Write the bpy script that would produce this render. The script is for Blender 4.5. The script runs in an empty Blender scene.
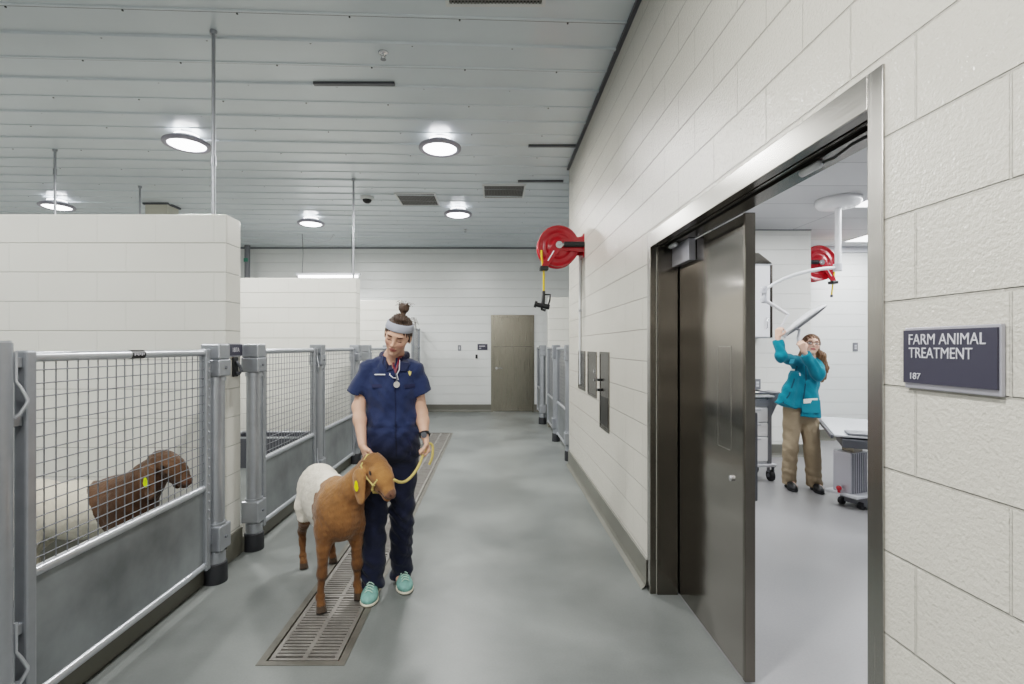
import bpy, math, random
import numpy as np
from mathutils import Vector, Matrix
from mathutils.bvhtree import BVHTree
random.seed(7)
np.random.seed(7)
SC = bpy.context.scene
COL = SC.collection
EYE = 1.52           # eye height of the photographer
FPX = 484.0          # focal length in pixels of a 1024 wide frame
PX, PY = 494.0, 346.0


def at(px, py, d):
    """Point seen at (px, py) standing d metres down the corridor."""
    return Vector(((px - PX) * d / FPX, d, EYE - (py - PY) * d / FPX))


# ------------------------------------------------------------------ materials
def srgb(r, g, b):
    f = lambda c: (c / 255 / 12.92) if c / 255 <= 0.04045 else ((c / 255 + 0.055) / 1.055) ** 2.4
    return (f(r), f(g), f(b), 1.0)


class NT:
    def __init__(self, name):
        self.m = bpy.data.materials.new(name)
        self.m.use_nodes = True
        self.t = self.m.node_tree
        self.b = self.t.nodes['Principled BSDF']

    def n(self, typ, **kw):
        nd = self.t.nodes.new(typ)
        for k, v in kw.items():
            if k.startswith('i_'):
                key = k[2:]
                key = int(key) if key.isdigit() else key.replace('_', ' ')
                nd.inputs[key].default_value = v
            else:
                setattr(nd, k, v)
        return nd

    def l(self, a, b):
        self.t.links.new(a, b)

    def set(self, **kw):
        for k, v in kw.items():
            self.b.inputs[k.replace('_', ' ')].default_value = v


def mat(name, col, rough=0.5, metal=0.0, bump=0.0, bscale=40.0, var=0.0, vscale=6.0, coat=0.0,
        stretch=(1, 1, 1), rvar=0.0, emit=0.0, alpha=None, spec=0.5):
    N = NT(name)
    N.set(Base_Color=col, Roughness=rough, Metallic=metal)
    N.b.inputs['Specular IOR Level'].default_value = spec
    if coat:
        N.b.inputs['Coat Weight'].default_value = coat
        N.b.inputs['Coat Roughness'].default_value = 0.12
    if emit:
        N.b.inputs['Emission Color'].default_value = col
        N.b.inputs['Emission Strength'].default_value = emit
    tc = N.n('ShaderNodeTexCoord')
    mp = N.n('ShaderNodeMapping')
    mp.inputs['Scale'].default_value = stretch
    N.l(tc.outputs['Object'], mp.inputs['Vector'])
    if var or rvar:
        nz = N.n('ShaderNodeTexNoise', i_Scale=vscale, i_Detail=5.0)
        N.l(mp.outputs[0], nz.inputs['Vector'])
        if var:
            mx = N.n('ShaderNodeMix', data_type='RGBA')
            mx.inputs[6].default_value = tuple(min(1, c * (1 - var)) for c in col[:3]) + (1,)
            mx.inputs[7].default_value = tuple(min(1, c * (1 + var)) for c in col[:3]) + (1,)
            mr = N.n('ShaderNodeMapRange', i_1=0.3, i_2=0.7)
            N.l(nz.outputs['Fac'], mr.inputs[0])
            N.l(mr.outputs[0], mx.inputs[0])
            N.l(mx.outputs[2], N.b.inputs['Base Color'])
        if rvar:
            m2 = N.n('ShaderNodeMapRange', i_1=0.3, i_2=0.7, i_3=max(0.03, rough - rvar), i_4=rough + rvar)
            N.l(nz.outputs['Fac'], m2.inputs[0])
            N.l(m2.outputs[0], N.b.inputs['Roughness'])
    if bump:
        nb = N.n('ShaderNodeTexNoise', i_Scale=bscale, i_Detail=3.0)
        N.l(mp.outputs[0], nb.inputs['Vector'])
        bp = N.n('ShaderNodeBump', i_Strength=bump, i_Distance=0.01)
        N.l(nb.outputs['Fac'], bp.inputs['Height'])
        N.l(bp.outputs[0], N.b.inputs['Normal'])
    return N.m


def block_mat(name, col, rough=0.32, shift=(0.088, 0.088), grain=0.35, gdist=0.0012, mortar=0.86, gscale=150.0, vert=0.25):
    """Painted concrete block, 8 x 16 inch face, running bond, laid from the floor up."""
    N = NT(name)
    N.set(Roughness=rough)
    geo = N.n('ShaderNodeNewGeometry')
    sp = N.n('ShaderNodeSeparateXYZ')
    N.l(geo.outputs['Position'], sp.inputs[0])
    sn = N.n('ShaderNodeSeparateXYZ')
    N.l(geo.outputs['True Normal'], sn.inputs[0])
    ab = N.n('ShaderNodeMath', operation='ABSOLUTE')
    N.l(sn.outputs[0], ab.inputs[0])
    gt = N.n('ShaderNodeMath', operation='GREATER_THAN', i_1=0.5)
    N.l(ab.outputs[0], gt.inputs[0])
    mx = N.n('ShaderNodeMix', data_type='FLOAT')
    N.l(gt.outputs[0], mx.inputs[0])
    N.l(sp.outputs[0], mx.inputs[2])
    N.l(sp.outputs[1], mx.inputs[3])
    sb = N.n('ShaderNodeMath', operation='ADD', i_1=40.64 - shift[0])
    N.l(mx.outputs[0], sb.inputs[0])
    cb = N.n('ShaderNodeCombineXYZ')
    N.l(sb.outputs[0], cb.inputs[0])
    N.l(sp.outputs[2], cb.inputs[1])
    br = N.n('ShaderNodeTexBrick', offset=0.5, i_Scale=1.0)
    br.inputs['Color1'].default_value = col
    br.inputs['Color2'].default_value = tuple(c * 0.965 for c in col[:3]) + (1,)
    br.inputs['Mortar'].default_value = tuple(c * mortar for c in col[:3]) + (1,)
    br.inputs['Mortar Size'].default_value = 0.0042
    br.inputs['Mortar Smooth'].default_value = 0.6
    br.inputs['Bias'].default_value = 0.0
    br.inputs['Brick Width'].default_value = 0.4064
    br.inputs['Row Height'].default_value = 0.2032
    N.l(cb.outputs[0], br.inputs['Vector'])
    # bed joints read stronger than the flush vertical joints
    bh = N.n('ShaderNodeTexBrick', offset=0.0, i_Scale=1.0)
    bh.inputs['Mortar Size'].default_value = 0.0042
    bh.inputs['Mortar Smooth'].default_value = 0.6
    bh.inputs['Brick Width'].default_value = 900.0
    bh.inputs['Row Height'].default_value = 0.2032
    N.l(cb.outputs[0], bh.inputs['Vector'])
    vv = N.n('ShaderNodeMath', operation='MULTIPLY', i_1=vert)
    N.l(br.outputs['Fac'], vv.inputs[0])
    fm = N.n('ShaderNodeMath', operation='MAXIMUM')
    N.l(vv.outputs[0], fm.inputs[0])
    N.l(bh.outputs['Fac'], fm.inputs[1])
    nb = N.n('ShaderNodeTexNoise', i_Scale=2.5, i_Detail=3.0)
    N.l(geo.outputs['Position'], nb.inputs['Vector'])
    mb0 = N.n('ShaderNodeMix', data_type='RGBA')
    mb0.inputs[6].default_value = tuple(c * 0.95 for c in col[:3]) + (1,)
    mb0.inputs[7].default_value = tuple(min(1, c * 1.03) for c in col[:3]) + (1,)
    N.l(nb.outputs['Fac'], mb0.inputs[0])
    mc = N.n('ShaderNodeMix', data_type='RGBA')
    N.l(fm.outputs[0], mc.inputs[0])
    N.l(mb0.outputs[2], mc.inputs[6])
    mc.inputs[7].default_value = tuple(c * mortar for c in col[:3]) + (1,)
    N.l(mc.outputs[2], N.b.inputs['Base Color'])
    inv = N.n('ShaderNodeMath', operation='MULTIPLY', i_1=-1.0)
    N.l(fm.outputs[0], inv.inputs[0])
    b1 = N.n('ShaderNodeBump', i_Strength=0.9, i_Distance=0.005)
    N.l(inv.outputs[0], b1.inputs['Height'])
    nz = N.n('ShaderNodeTexNoise', i_Scale=gscale, i_Detail=2.0)
    N.l(geo.outputs['Position'], nz.inputs['Vector'])
    b2 = N.n('ShaderNodeBump', i_Strength=grain, i_Distance=gdist)
    N.l(nz.outputs['Fac'], b2.inputs['Height'])
    N.l(b1.outputs[0], b2.inputs['Normal'])
    N.l(b2.outputs[0], N.b.inputs['Normal'])
    return N.m


def floor_mat(name, col, col2, rough=0.3):
    """Poured resin floor: trowel clouds and pale wipe marks."""
    N = NT(name)
    tc = N.n('ShaderNodeTexCoord')
    n1 = N.n('ShaderNodeTexNoise', i_Scale=1.1, i_Detail=5.0, i_Distortion=0.25)
    N.l(tc.outputs['Object'], n1.inputs['Vector'])
    mr = N.n('ShaderNodeMapRange', interpolation_type='SMOOTHSTEP', i_1=0.25, i_2=0.78)
    N.l(n1.outputs['Fac'], mr.inputs[0])
    mx = N.n('ShaderNodeMix', data_type='RGBA')
    mx.inputs[6].default_value = col
    mx.inputs[7].default_value = col2
    N.l(mr.outputs[0], mx.inputs[0])
    n2 = N.n('ShaderNodeTexNoise', i_Scale=90.0, i_Detail=2.0)
    N.l(tc.outputs['Object'], n2.inputs['Vector'])
    m2 = N.n('ShaderNodeMix', data_type='RGBA', blend_type='OVERLAY')
    m2.inputs[0].default_value = 0.10
    N.l(mx.outputs[2], m2.inputs[6])
    N.l(n2.outputs['Fac'], m2.inputs[7])
    N.l(m2.outputs[2], N.b.inputs['Base Color'])
    r = N.n('ShaderNodeMapRange', i_1=0.3, i_2=0.7, i_3=rough - 0.06, i_4=rough + 0.1)
    N.l(n1.outputs['Fac'], r.inputs[0])
    N.l(r.outputs[0], N.b.inputs['Roughness'])
    n3 = N.n('ShaderNodeTexNoise', i_Scale=140.0, i_Detail=2.0)
    N.l(tc.outputs['Object'], n3.inputs['Vector'])
    bp = N.n('ShaderNodeBump', i_Strength=0.12, i_Distance=0.002)
    N.l(n3.outputs['Fac'], bp.inputs['Height'])
    N.l(bp.outputs[0], N.b.inputs['Normal'])
    return N.m


def steel_mat(name, col, rough=0.24, wave=0.0, axis='z'):
    """Brushed stainless steel, with a slight pillow in the sheet."""
    N = NT(name)
    N.set(Base_Color=col, Metallic=1.0, Roughness=rough)
    tc = N.n('ShaderNodeTexCoord')
    mp = N.n('ShaderNodeMapping')
    mp.inputs['Scale'].default_value = {'z': (160, 160, 1.5), 'y': (160, 1.5, 160), 'x': (1.5, 160, 160)}[axis]
    N.l(tc.outputs['Object'], mp.inputs['Vector'])
    nz = N.n('ShaderNodeTexNoise', i_Scale=1.0, i_Detail=3.0)
    N.l(mp.outputs[0], nz.inputs['Vector'])
    r = N.n('ShaderNodeMapRange', i_1=0.3, i_2=0.7, i_3=rough - 0.02, i_4=rough + 0.03)
    N.l(nz.outputs['Fac'], r.inputs[0])
    N.l(r.outputs[0], N.b.inputs['Roughness'])
    bp = N.n('ShaderNodeBump', i_Strength=0.05, i_Distance=0.0004)
    N.l(nz.outputs['Fac'], bp.inputs['Height'])
    if wave:
        mp2 = N.n('ShaderNodeMapping')
        mp2.inputs['Scale'].default_value = (1, 0.6, 2.4)
        N.l(tc.outputs['Object'], mp2.inputs['Vector'])
        n2 = N.n('ShaderNodeTexNoise', i_Scale=2.0, i_Detail=0.5)
        N.l(mp2.outputs[0], n2.inputs['Vector'])
        b2 = N.n('ShaderNodeBump', i_Strength=1.0, i_Distance=wave)
        N.l(n2.outputs['Fac'], b2.inputs['Height'])
        N.l(b2.outputs[0], bp.inputs['Normal'])
    N.l(bp.outputs[0], N.b.inputs['Normal'])
    return N.m


def paint_mat(name, rough=0.6, bump=0.0, bscale=60, fold=0.0, sss=0.0, spec=0.4, stretch=(1, 1, 1), sheen=0.0):
    """Colour comes from the mesh's own Col attribute."""
    N = NT(name)
    N.set(Roughness=rough)
    N.b.inputs['Specular IOR Level'].default_value = spec
    a = N.n('ShaderNodeAttribute', attribute_name='Col')
    N.l(a.outputs['Color'], N.b.inputs['Base Color'])
    if sss:
        N.b.inputs['Subsurface Weight'].default_value = sss
        N.b.inputs['Subsurface Radius'].default_value = (0.012, 0.005, 0.003)
        N.b.inputs['Subsurface Scale'].default_value = 1.0
    if sheen:
        N.b.inputs['Sheen Weight'].default_value = sheen
    if bump:
        tc = N.n('ShaderNodeTexCoord')
        mp = N.n('ShaderNodeMapping')
        mp.inputs['Scale'].default_value = stretch
        N.l(tc.outputs['Object'], mp.inputs['Vector'])
        nb = N.n('ShaderNodeTexNoise', i_Scale=bscale, i_Detail=4.0)
        N.l(mp.outputs[0], nb.inputs['Vector'])
        bp = N.n('ShaderNodeBump', i_Strength=bump, i_Distance=0.006)
        N.l(nb.outputs['Fac'], bp.inputs['Height'])
        if fold:
            nf = N.n('ShaderNodeTexNoise', i_Scale=9.0, i_Detail=2.0, i_Distortion=0.8)
            N.l(tc.outputs['Object'], nf.inputs['Vector'])
            b2 = N.n('ShaderNodeBump', i_Strength=fold, i_Distance=0.03)
            N.l(nf.outputs['Fac'], b2.inputs['Height'])
            N.l(b2.outputs[0], bp.inputs['Normal'])
        N.l(bp.outputs[0], N.b.inputs['Normal'])
    return N.m


M = {}
M['block'] = block_mat('painted_block', srgb(226, 226, 222))
M['block_near'] = block_mat('painted_block_gloss', srgb(208, 204, 195), rough=0.18, grain=0.75, gdist=0.0036, mortar=0.74, gscale=120, vert=0.5)
M['block_cream'] = block_mat('painted_block_cream', srgb(216, 215, 209), mortar=0.74)
M['block_white'] = block_mat('painted_block_white', srgb(226, 228, 227), mortar=0.9, vert=0.1)
M['floor'] = floor_mat('resin_floor', srgb(96, 100, 99), srgb(132, 136, 134), 0.36)
M['floor_room'] = floor_mat('resin_floor_room', srgb(138, 138, 139), srgb(150, 150, 152), 0.36)
M['base'] = mat('resin_cove', srgb(104, 103, 95), 0.4, var=0.06, vscale=3)
M['ceil'] = mat('white_metal_ceiling', srgb(203, 211, 216), 0.28, var=0.03, vscale=2, metal=0.0, coat=0.2)
M['ceil_seam'] = mat('seam_shadow', srgb(70, 72, 74), 0.6)
M['screw'] = mat('screw_head', srgb(90, 92, 95), 0.4, 0.8)
M['steel'] = steel_mat('brushed_steel', srgb(122, 117, 110), 0.24, 0.01)
M['steel_door'] = steel_mat('brushed_steel_leaf', srgb(150, 145, 139), 0.14, 0.010)
M['steel_frame'] = steel_mat('brushed_steel_casing', srgb(178, 175, 170), 0.25, 0.01)
M['steel_dark'] = mat('dark_track', srgb(70, 66, 62), 0.3, 0.9)
M['steel_back'] = steel_mat('brushed_steel_back', srgb(138, 134, 123), 0.28, 0.0)
M['steel_head'] = steel_mat('brushed_steel_head', srgb(178, 175, 170), 0.24, 0.006, axis='y')
M['galv'] = mat('galvanised_steel', srgb(166, 170, 176), 0.36, 0.7, var=0.06, vscale=14)
M['galv_sheet'] = mat('galvanised_sheet', srgb(142, 147, 150), 0.34, 0.6, var=0.30, vscale=3.0)
M['galv_bright'] = mat('galvanised_tube', srgb(196, 200, 206), 0.28, 0.7)
M['galv_wire'] = mat('galvanised_wire', srgb(126, 129, 134), 0.4, 0.6)
M['rubber'] = mat('black_rubber', srgb(34, 36, 40), 0.6)
M['black'] = mat('black_plastic', srgb(26, 27, 30), 0.4)
M['dark'] = mat('dark_pit', srgb(40, 40, 40), 0.8)
M['grate'] = mat('cast_grate', srgb(152, 148, 143), 0.42, 0.55, var=0.15, vscale=12)
M['grate_frame'] = mat('grate_angle', srgb(120, 117, 110), 0.45, 0.5, var=0.2, vscale=10)
M['red'] = mat('red_enamel', srgb(170, 10, 28), 0.26, coat=0.3)
M['red_dark'] = mat('red_enamel_deep', srgb(110, 10, 20), 0.35)
M['yellow'] = mat('yellow_hose', srgb(226, 190, 40), 0.45)
M['tag'] = mat('yellow_tag', srgb(240, 225, 20), 0.4)
M['tag_green'] = mat('lime_tag', srgb(214, 236, 30), 0.4)
M['slate'] = mat('slate_sign', srgb(58, 58, 72), 0.35, var=0.03)
M['slate_light'] = mat('sign_text', srgb(205, 205, 212), 0.4)
M['alu'] = mat('satin_aluminium', srgb(190, 190, 200), 0.3, 0.6)
M['white'] = mat('white_enamel', srgb(228, 229, 232), 0.3, coat=0.2)
M['white_grey'] = mat('pale_grey_enamel', srgb(196, 198, 204), 0.35)
M['grey'] = mat('grey_enamel', srgb(120, 122, 128), 0.4)
M['grey_dark'] = mat('dark_grey_plastic', srgb(78, 80, 86), 0.45)
M['beige'] = mat('beige_duct', srgb(190, 188, 176), 0.5)
M['vent'] = mat('vent_mesh', srgb(120, 118, 116), 0.5, 0.2)
M['vent_frame'] = mat('vent_frame', srgb(208, 210, 210), 0.4)
M['pipe'] = mat('conduit', srgb(160, 163, 168), 0.35, 0.7)
M['pipe_white'] = mat('painted_conduit', srgb(205, 208, 210), 0.4)
M['green'] = mat('green_band', srgb(60, 130, 110), 0.5)
M['lamp'] = mat('lit_diffuser', (1, 1, 1, 1), 0.4, emit=9.0)
M['lamp_ring'] = mat('lamp_ring', srgb(150, 148, 160), 0.35)
M['glow_added'] = mat('added_glow', (1, 1, 1, 1), 0.4, emit=9.0)
M['lamp_soft'] = mat('lit_tube', (1, 1, 1, 1), 0.4, emit=7.0)
M['panel'] = mat('lit_troffer', (1, 1, 1, 1), 0.4, emit=4.0)
M['skin'] = paint_mat('skin', 0.5, sss=0.08)
M['cloth_navy'] = paint_mat('navy_cloth', 0.85, bump=0.25, bscale=240, fold=0.55, spec=0.2, sheen=0.15)
M['cloth_teal'] = paint_mat('teal_cloth', 0.85, bump=0.2, bscale=240, fold=0.45, spec=0.2, sheen=0.15)
M['cloth_khaki'] = paint_mat('khaki_cloth', 0.9, bump=0.2, bscale=240, fold=0.55, spec=0.2)
M['hair_brown'] = mat('brown_hair', srgb(76, 60, 50), 0.5, bump=0.9, bscale=70, stretch=(1, 1, 0.25), var=0.35, vscale=60)
M['hair_light'] = mat('light_brown_hair', srgb(112, 80, 54), 0.45, bump=0.9, bscale=70, stretch=(1, 1, 0.15), var=0.3, vscale=60)
M['fur'] = paint_mat('goat_coat', 0.8, bump=0.9, bscale=90, spec=0.25, stretch=(1, 1, 0.45), sheen=0.2)
M['band'] = mat('grey_headband', srgb(176, 180, 192), 0.8, bump=0.3, bscale=120, stretch=(1, 1, 6))
M['mint'] = mat('mint_shoe', srgb(122, 168, 160), 0.6, var=0.2, vscale=40)
M['sole'] = mat('pale_sole', srgb(214, 208, 190), 0.6)
M['lace'] = mat('shoe_lace', srgb(190, 220, 205), 0.6)
M['maroon'] = mat('maroon_tube', srgb(110, 26, 44), 0.35)
M['cord_white'] = mat('white_cord', srgb(228, 226, 232), 0.5)
M['chrome'] = mat('chrome', srgb(215, 215, 218), 0.15, 1.0)
M['rope'] = mat('tan_rope', srgb(200, 178, 110), 0.7, bump=0.6, bscale=90)
M['gold'] = mat('gold_thread', srgb(226, 204, 120), 0.6)
M['badge'] = mat('white_patch', srgb(228, 230, 236), 0.6)
M['navy_plain'] = mat('navy_flap', srgb(34, 39, 70), 0.85)
M['navy_lapel'] = mat('navy_lapel', srgb(30, 39, 68), 0.85)
M['paper'] = mat('white_paper', srgb(236, 234, 226), 0.7)
M['teal_plain'] = mat('teal_flap', srgb(10, 120, 142), 0.85)


def tile_mat():
    N = NT('ceiling_tile')
    N.set(Roughness=0.7)
    tc = N.n('ShaderNodeTexCoord')
    mp = N.n('ShaderNodeMapping')
    mp.inputs['Location'].default_value = (-0.44 + 12.2, 0.05, 0)
    N.l(tc.outputs['Object'], mp.inputs['Vector'])
    br = N.n('ShaderNodeTexBrick', offset=0.0, i_Scale=1.0)
    c = srgb(200, 201, 204)
    br.inputs['Color1'].default_value = c
    br.inputs['Color2'].default_value = srgb(196, 197, 200)
    br.inputs['Mortar'].default_value = srgb(160, 161, 165)
    br.inputs['Mortar Size'].default_value = 0.008
    br.inputs['Brick Width'].default_value = 1.22
    br.inputs['Row Height'].default_value = 0.61
    N.l(mp.outputs[0], br.inputs['Vector'])
    N.l(br.outputs['Color'], N.b.inputs['Base Color'])
    return N.m


M['tile'] = tile_mat()

# ------------------------------------------------------------------ mesh building
OFF = {}


def props(o, label=None, cat=None, group=None, kind=None):
    if label: o['label'] = label
    if cat: o['category'] = cat
    if group: o['group'] = group
    if kind: o['kind'] = kind
    return o


def thing(name, label, cat, loc=(0, 0, 0), group=None, kind=None):
    o = bpy.data.objects.new(name, None)
    o.empty_display_size = 0.1
    COL.objects.link(o)
    o.location = loc
    OFF[o.name] = Vector(loc)
    return props(o, label, cat, group, kind)


def link_mesh(name, me, m, parent):
    ob = bpy.data.objects.new(name, me)
    COL.objects.link(ob)
    if m is not None:
        me.materials.append(m)
    if parent is not None:
        ob.parent = parent
        OFF[ob.name] = OFF.get(parent.name, Vector((0, 0, 0)))
        me.transform(Matrix.Translation(-OFF[ob.name]))
    else:
        OFF[ob.name] = Vector((0, 0, 0))
    return ob


def frame_of(axis):
    z = Vector(axis).normalized()
    h = Vector((0, 0, 1)) if abs(z.z) < 0.95 else Vector((1, 0, 0))
    x = h.cross(z).normalized()
    y = z.cross(x)
    return x, y, z


class MB:
    def __init__(self):
        self.v, self.f, self.s = [], [], []

    def _add(self, vs, fs, smooth=False):
        b = len(self.v)
        self.v += [tuple(v) for v in vs]
        self.f += [tuple(b + i for i in f) for f in fs]
        self.s += [smooth] * len(fs)
        return self

    def box(self, lo, hi, R=None, c=None):
        x0, y0, z0 = lo
        x1, y1, z1 = hi
        vs = [Vector(p) for p in ((x0, y0, z0), (x1, y0, z0), (x1, y1, z0), (x0, y1, z0), (x0, y0, z1), (x1, y0, z1), (x1, y1, z1), (x0, y1, z1))]
        if R is not None:
            c = Vector(c) if c is not None else Vector(((x0 + x1) / 2, (y0 + y1) / 2, (z0 + z1) / 2))
            vs = [R @ (v - c) + c for v in vs]
        return self._add(vs, [(0, 3, 2, 1), (4, 5, 6, 7), (0, 1, 5, 4), (1, 2, 6, 5), (2, 3, 7, 6), (3, 0, 4, 7)])

    def obox(self, c, ax, ay, az, sx, sy, sz):
        c = Vector(c)
        ax, ay, az = (Vector(a).normalized() for a in (ax, ay, az))
        vs = []
        for k in (-1, 1):
            for i, j in ((-1, -1), (1, -1), (1, 1), (-1, 1)):
                vs.append(c + ax * i * sx / 2 + ay * j * sy / 2 + az * k * sz / 2)
        return self._add(vs, [(0, 3, 2, 1), (4, 5, 6, 7), (0, 1, 5, 4), (1, 2, 6, 5), (2, 3, 7, 6), (3, 0, 4, 7)])

    def quad(self, a, b, c, d):
        return self._add([a, b, c, d], [(0, 1, 2, 3)])

    def cyl(self, a, b, r, r2=None, seg=20, caps=True):
        a, b = Vector(a), Vector(b)
        r2 = r if r2 is None else r2
        x, y, z = frame_of(b - a)
        ring = [(math.cos(2 * math.pi * i / seg), math.sin(2 * math.pi * i / seg)) for i in range(seg)]
        v0 = [a + (x * c + y * s) * r for c, s in ring]
        v1 = [b + (x * c + y * s) * r2 for c, s in ring]
        self._add(v0 + v1, [(i, (i + 1) % seg, seg + (i + 1) % seg, seg + i) for i in range(seg)], True)
        if caps:
            if r > 0: self._add(v0, [tuple(reversed(range(seg)))])
            if r2 > 0: self._add(v1, [tuple(range(seg))])
        return self

    def tube(self, pts, r, seg=10, closed=False, caps=True):
        pts = [Vector(p) for p in pts]
        n = len(pts)
        rs = r if isinstance(r, (list, tuple)) else [r] * n
        vs, prev = [], None
        for i, p in enumerate(pts):
            if closed:
                t = pts[(i + 1) % n] - pts[i - 1]
            else:
                t = pts[min(i + 1, n - 1)] - pts[max(i - 1, 0)]
            t.normalize()
            if prev is None:
                x, y, _ = frame_of(t)
            else:
                x = prev - t * prev.dot(t)
                x.normalize()
                y = t.cross(x)
            prev = x
            for k in range(seg):
                a = 2 * math.pi * k / seg
                vs.append(p + (x * math.cos(a) + y * math.sin(a)) * rs[i])
        fs = []
        for i in range(n if closed else n - 1):
            j = (i + 1) % n
            for k in range(seg):
                fs.append((i * seg + k, i * seg + (k + 1) % seg, j * seg + (k + 1) % seg, j * seg + k))
        self._add(vs, fs, True)
        if caps and not closed:
            self._add(vs[:seg], [tuple(reversed(range(seg)))])
            self._add(vs[-seg:], [tuple(range(seg))])
        return self

    def lathe(self, c, prof, axis=(0, 0, 1), seg=32, smooth=True):
        c = Vector(c)
        x, y, z = frame_of(axis)
        vs, n = [], len(prof)
        for r, h in prof:
            for k in range(seg):
                a = 2 * math.pi * k / seg
                vs.append(c + (x * math.cos(a) + y * math.sin(a)) * r + z * h)
        fs = [(i * seg + k, i * seg + (k + 1) % seg, (i + 1) * seg + (k + 1) % seg, (i + 1) * seg + k) for i in range(n - 1) for k in range(seg)]
        return self._add(vs, fs, smooth)

    def ball(self, c, r, seg=16, rings=10, R=None):
        c = Vector(c)
        rx, ry, rz = r if isinstance(r, (list, tuple)) else (r, r, r)
        vs = []
        for i in range(rings + 1):
            th = math.pi * i / rings
            for k in range(seg):
                ph = 2 * math.pi * k / seg
                v = Vector((rx * math.sin(th) * math.cos(ph), ry * math.sin(th) * math.sin(ph), rz * math.cos(th)))
                vs.append(c + (R @ v if R is not None else v))
        fs = [(i * seg + k, (i + 1) * seg + k, (i + 1) * seg + (k + 1) % seg, i * seg + (k + 1) % seg) for i in range(rings) for k in range(seg)]
        return self._add(vs, fs, True)

    def prism(self, poly, d):
        """poly: list of 3D points, extruded by vector d."""
        d = Vector(d)
        p = [Vector(q) for q in poly]
        n = len(p)
        nrm = Vector((0, 0, 0))
        for i in range(n):
            nrm += (p[i] - p[0]).cross(p[(i + 1) % n] - p[0])
        if nrm.dot(d) > 0:
            p.reverse()
        vs = p + [q + d for q in p]
        return self._add(vs, [tuple(range(n)), tuple(reversed(range(n, 2 * n)))] + [(i, i + n, (i + 1) % n + n, (i + 1) % n) for i in range(n)])

    def build(self, name, m, parent=None, bevel=0.0, **kw):
        me = bpy.data.meshes.new(name)
        me.from_pydata(self.v, [], self.f)
        me.polygons.foreach_set('use_smooth', self.s)
        me.update()
        ob = link_mesh(name, me, m, parent)
        if bevel:
            md = ob.modifiers.new('bevel', 'BEVEL')
            md.width = bevel
            md.segments = 2
            md.limit_method = 'ANGLE'
            md.angle_limit = math.radians(50)
        if kw: props(ob, **kw)
        return ob


def text(s, size, loc, xdir, ydir, m, parent, name='lettering', sx=1.0, depth=0.0006, bold=0.0):
    cu = bpy.data.curves.new(name, 'FONT')
    cu.body = s
    cu.size = size
    cu.extrude = depth
    cu.offset = bold
    cu.space_line = 0.95
    tmp = bpy.data.objects.new('tmp', cu)
    me = bpy.data.meshes.new_from_object(tmp)
    bpy.data.objects.remove(tmp)
    x, y = Vector(xdir).normalized(), Vector(ydir).normalized()
    z = x.cross(y)
    Mx = Matrix((x, y, z)).transposed().to_4x4()
    me.transform(Matrix.Translation(Vector(loc)) @ Mx @ Matrix.Diagonal((sx, 1, 1, 1)))
    return link_mesh(name, me, m, parent)


# ------------------------------------------------------------------ implicit bodies
def V3(p): return np.array(p, dtype=np.float32)


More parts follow.
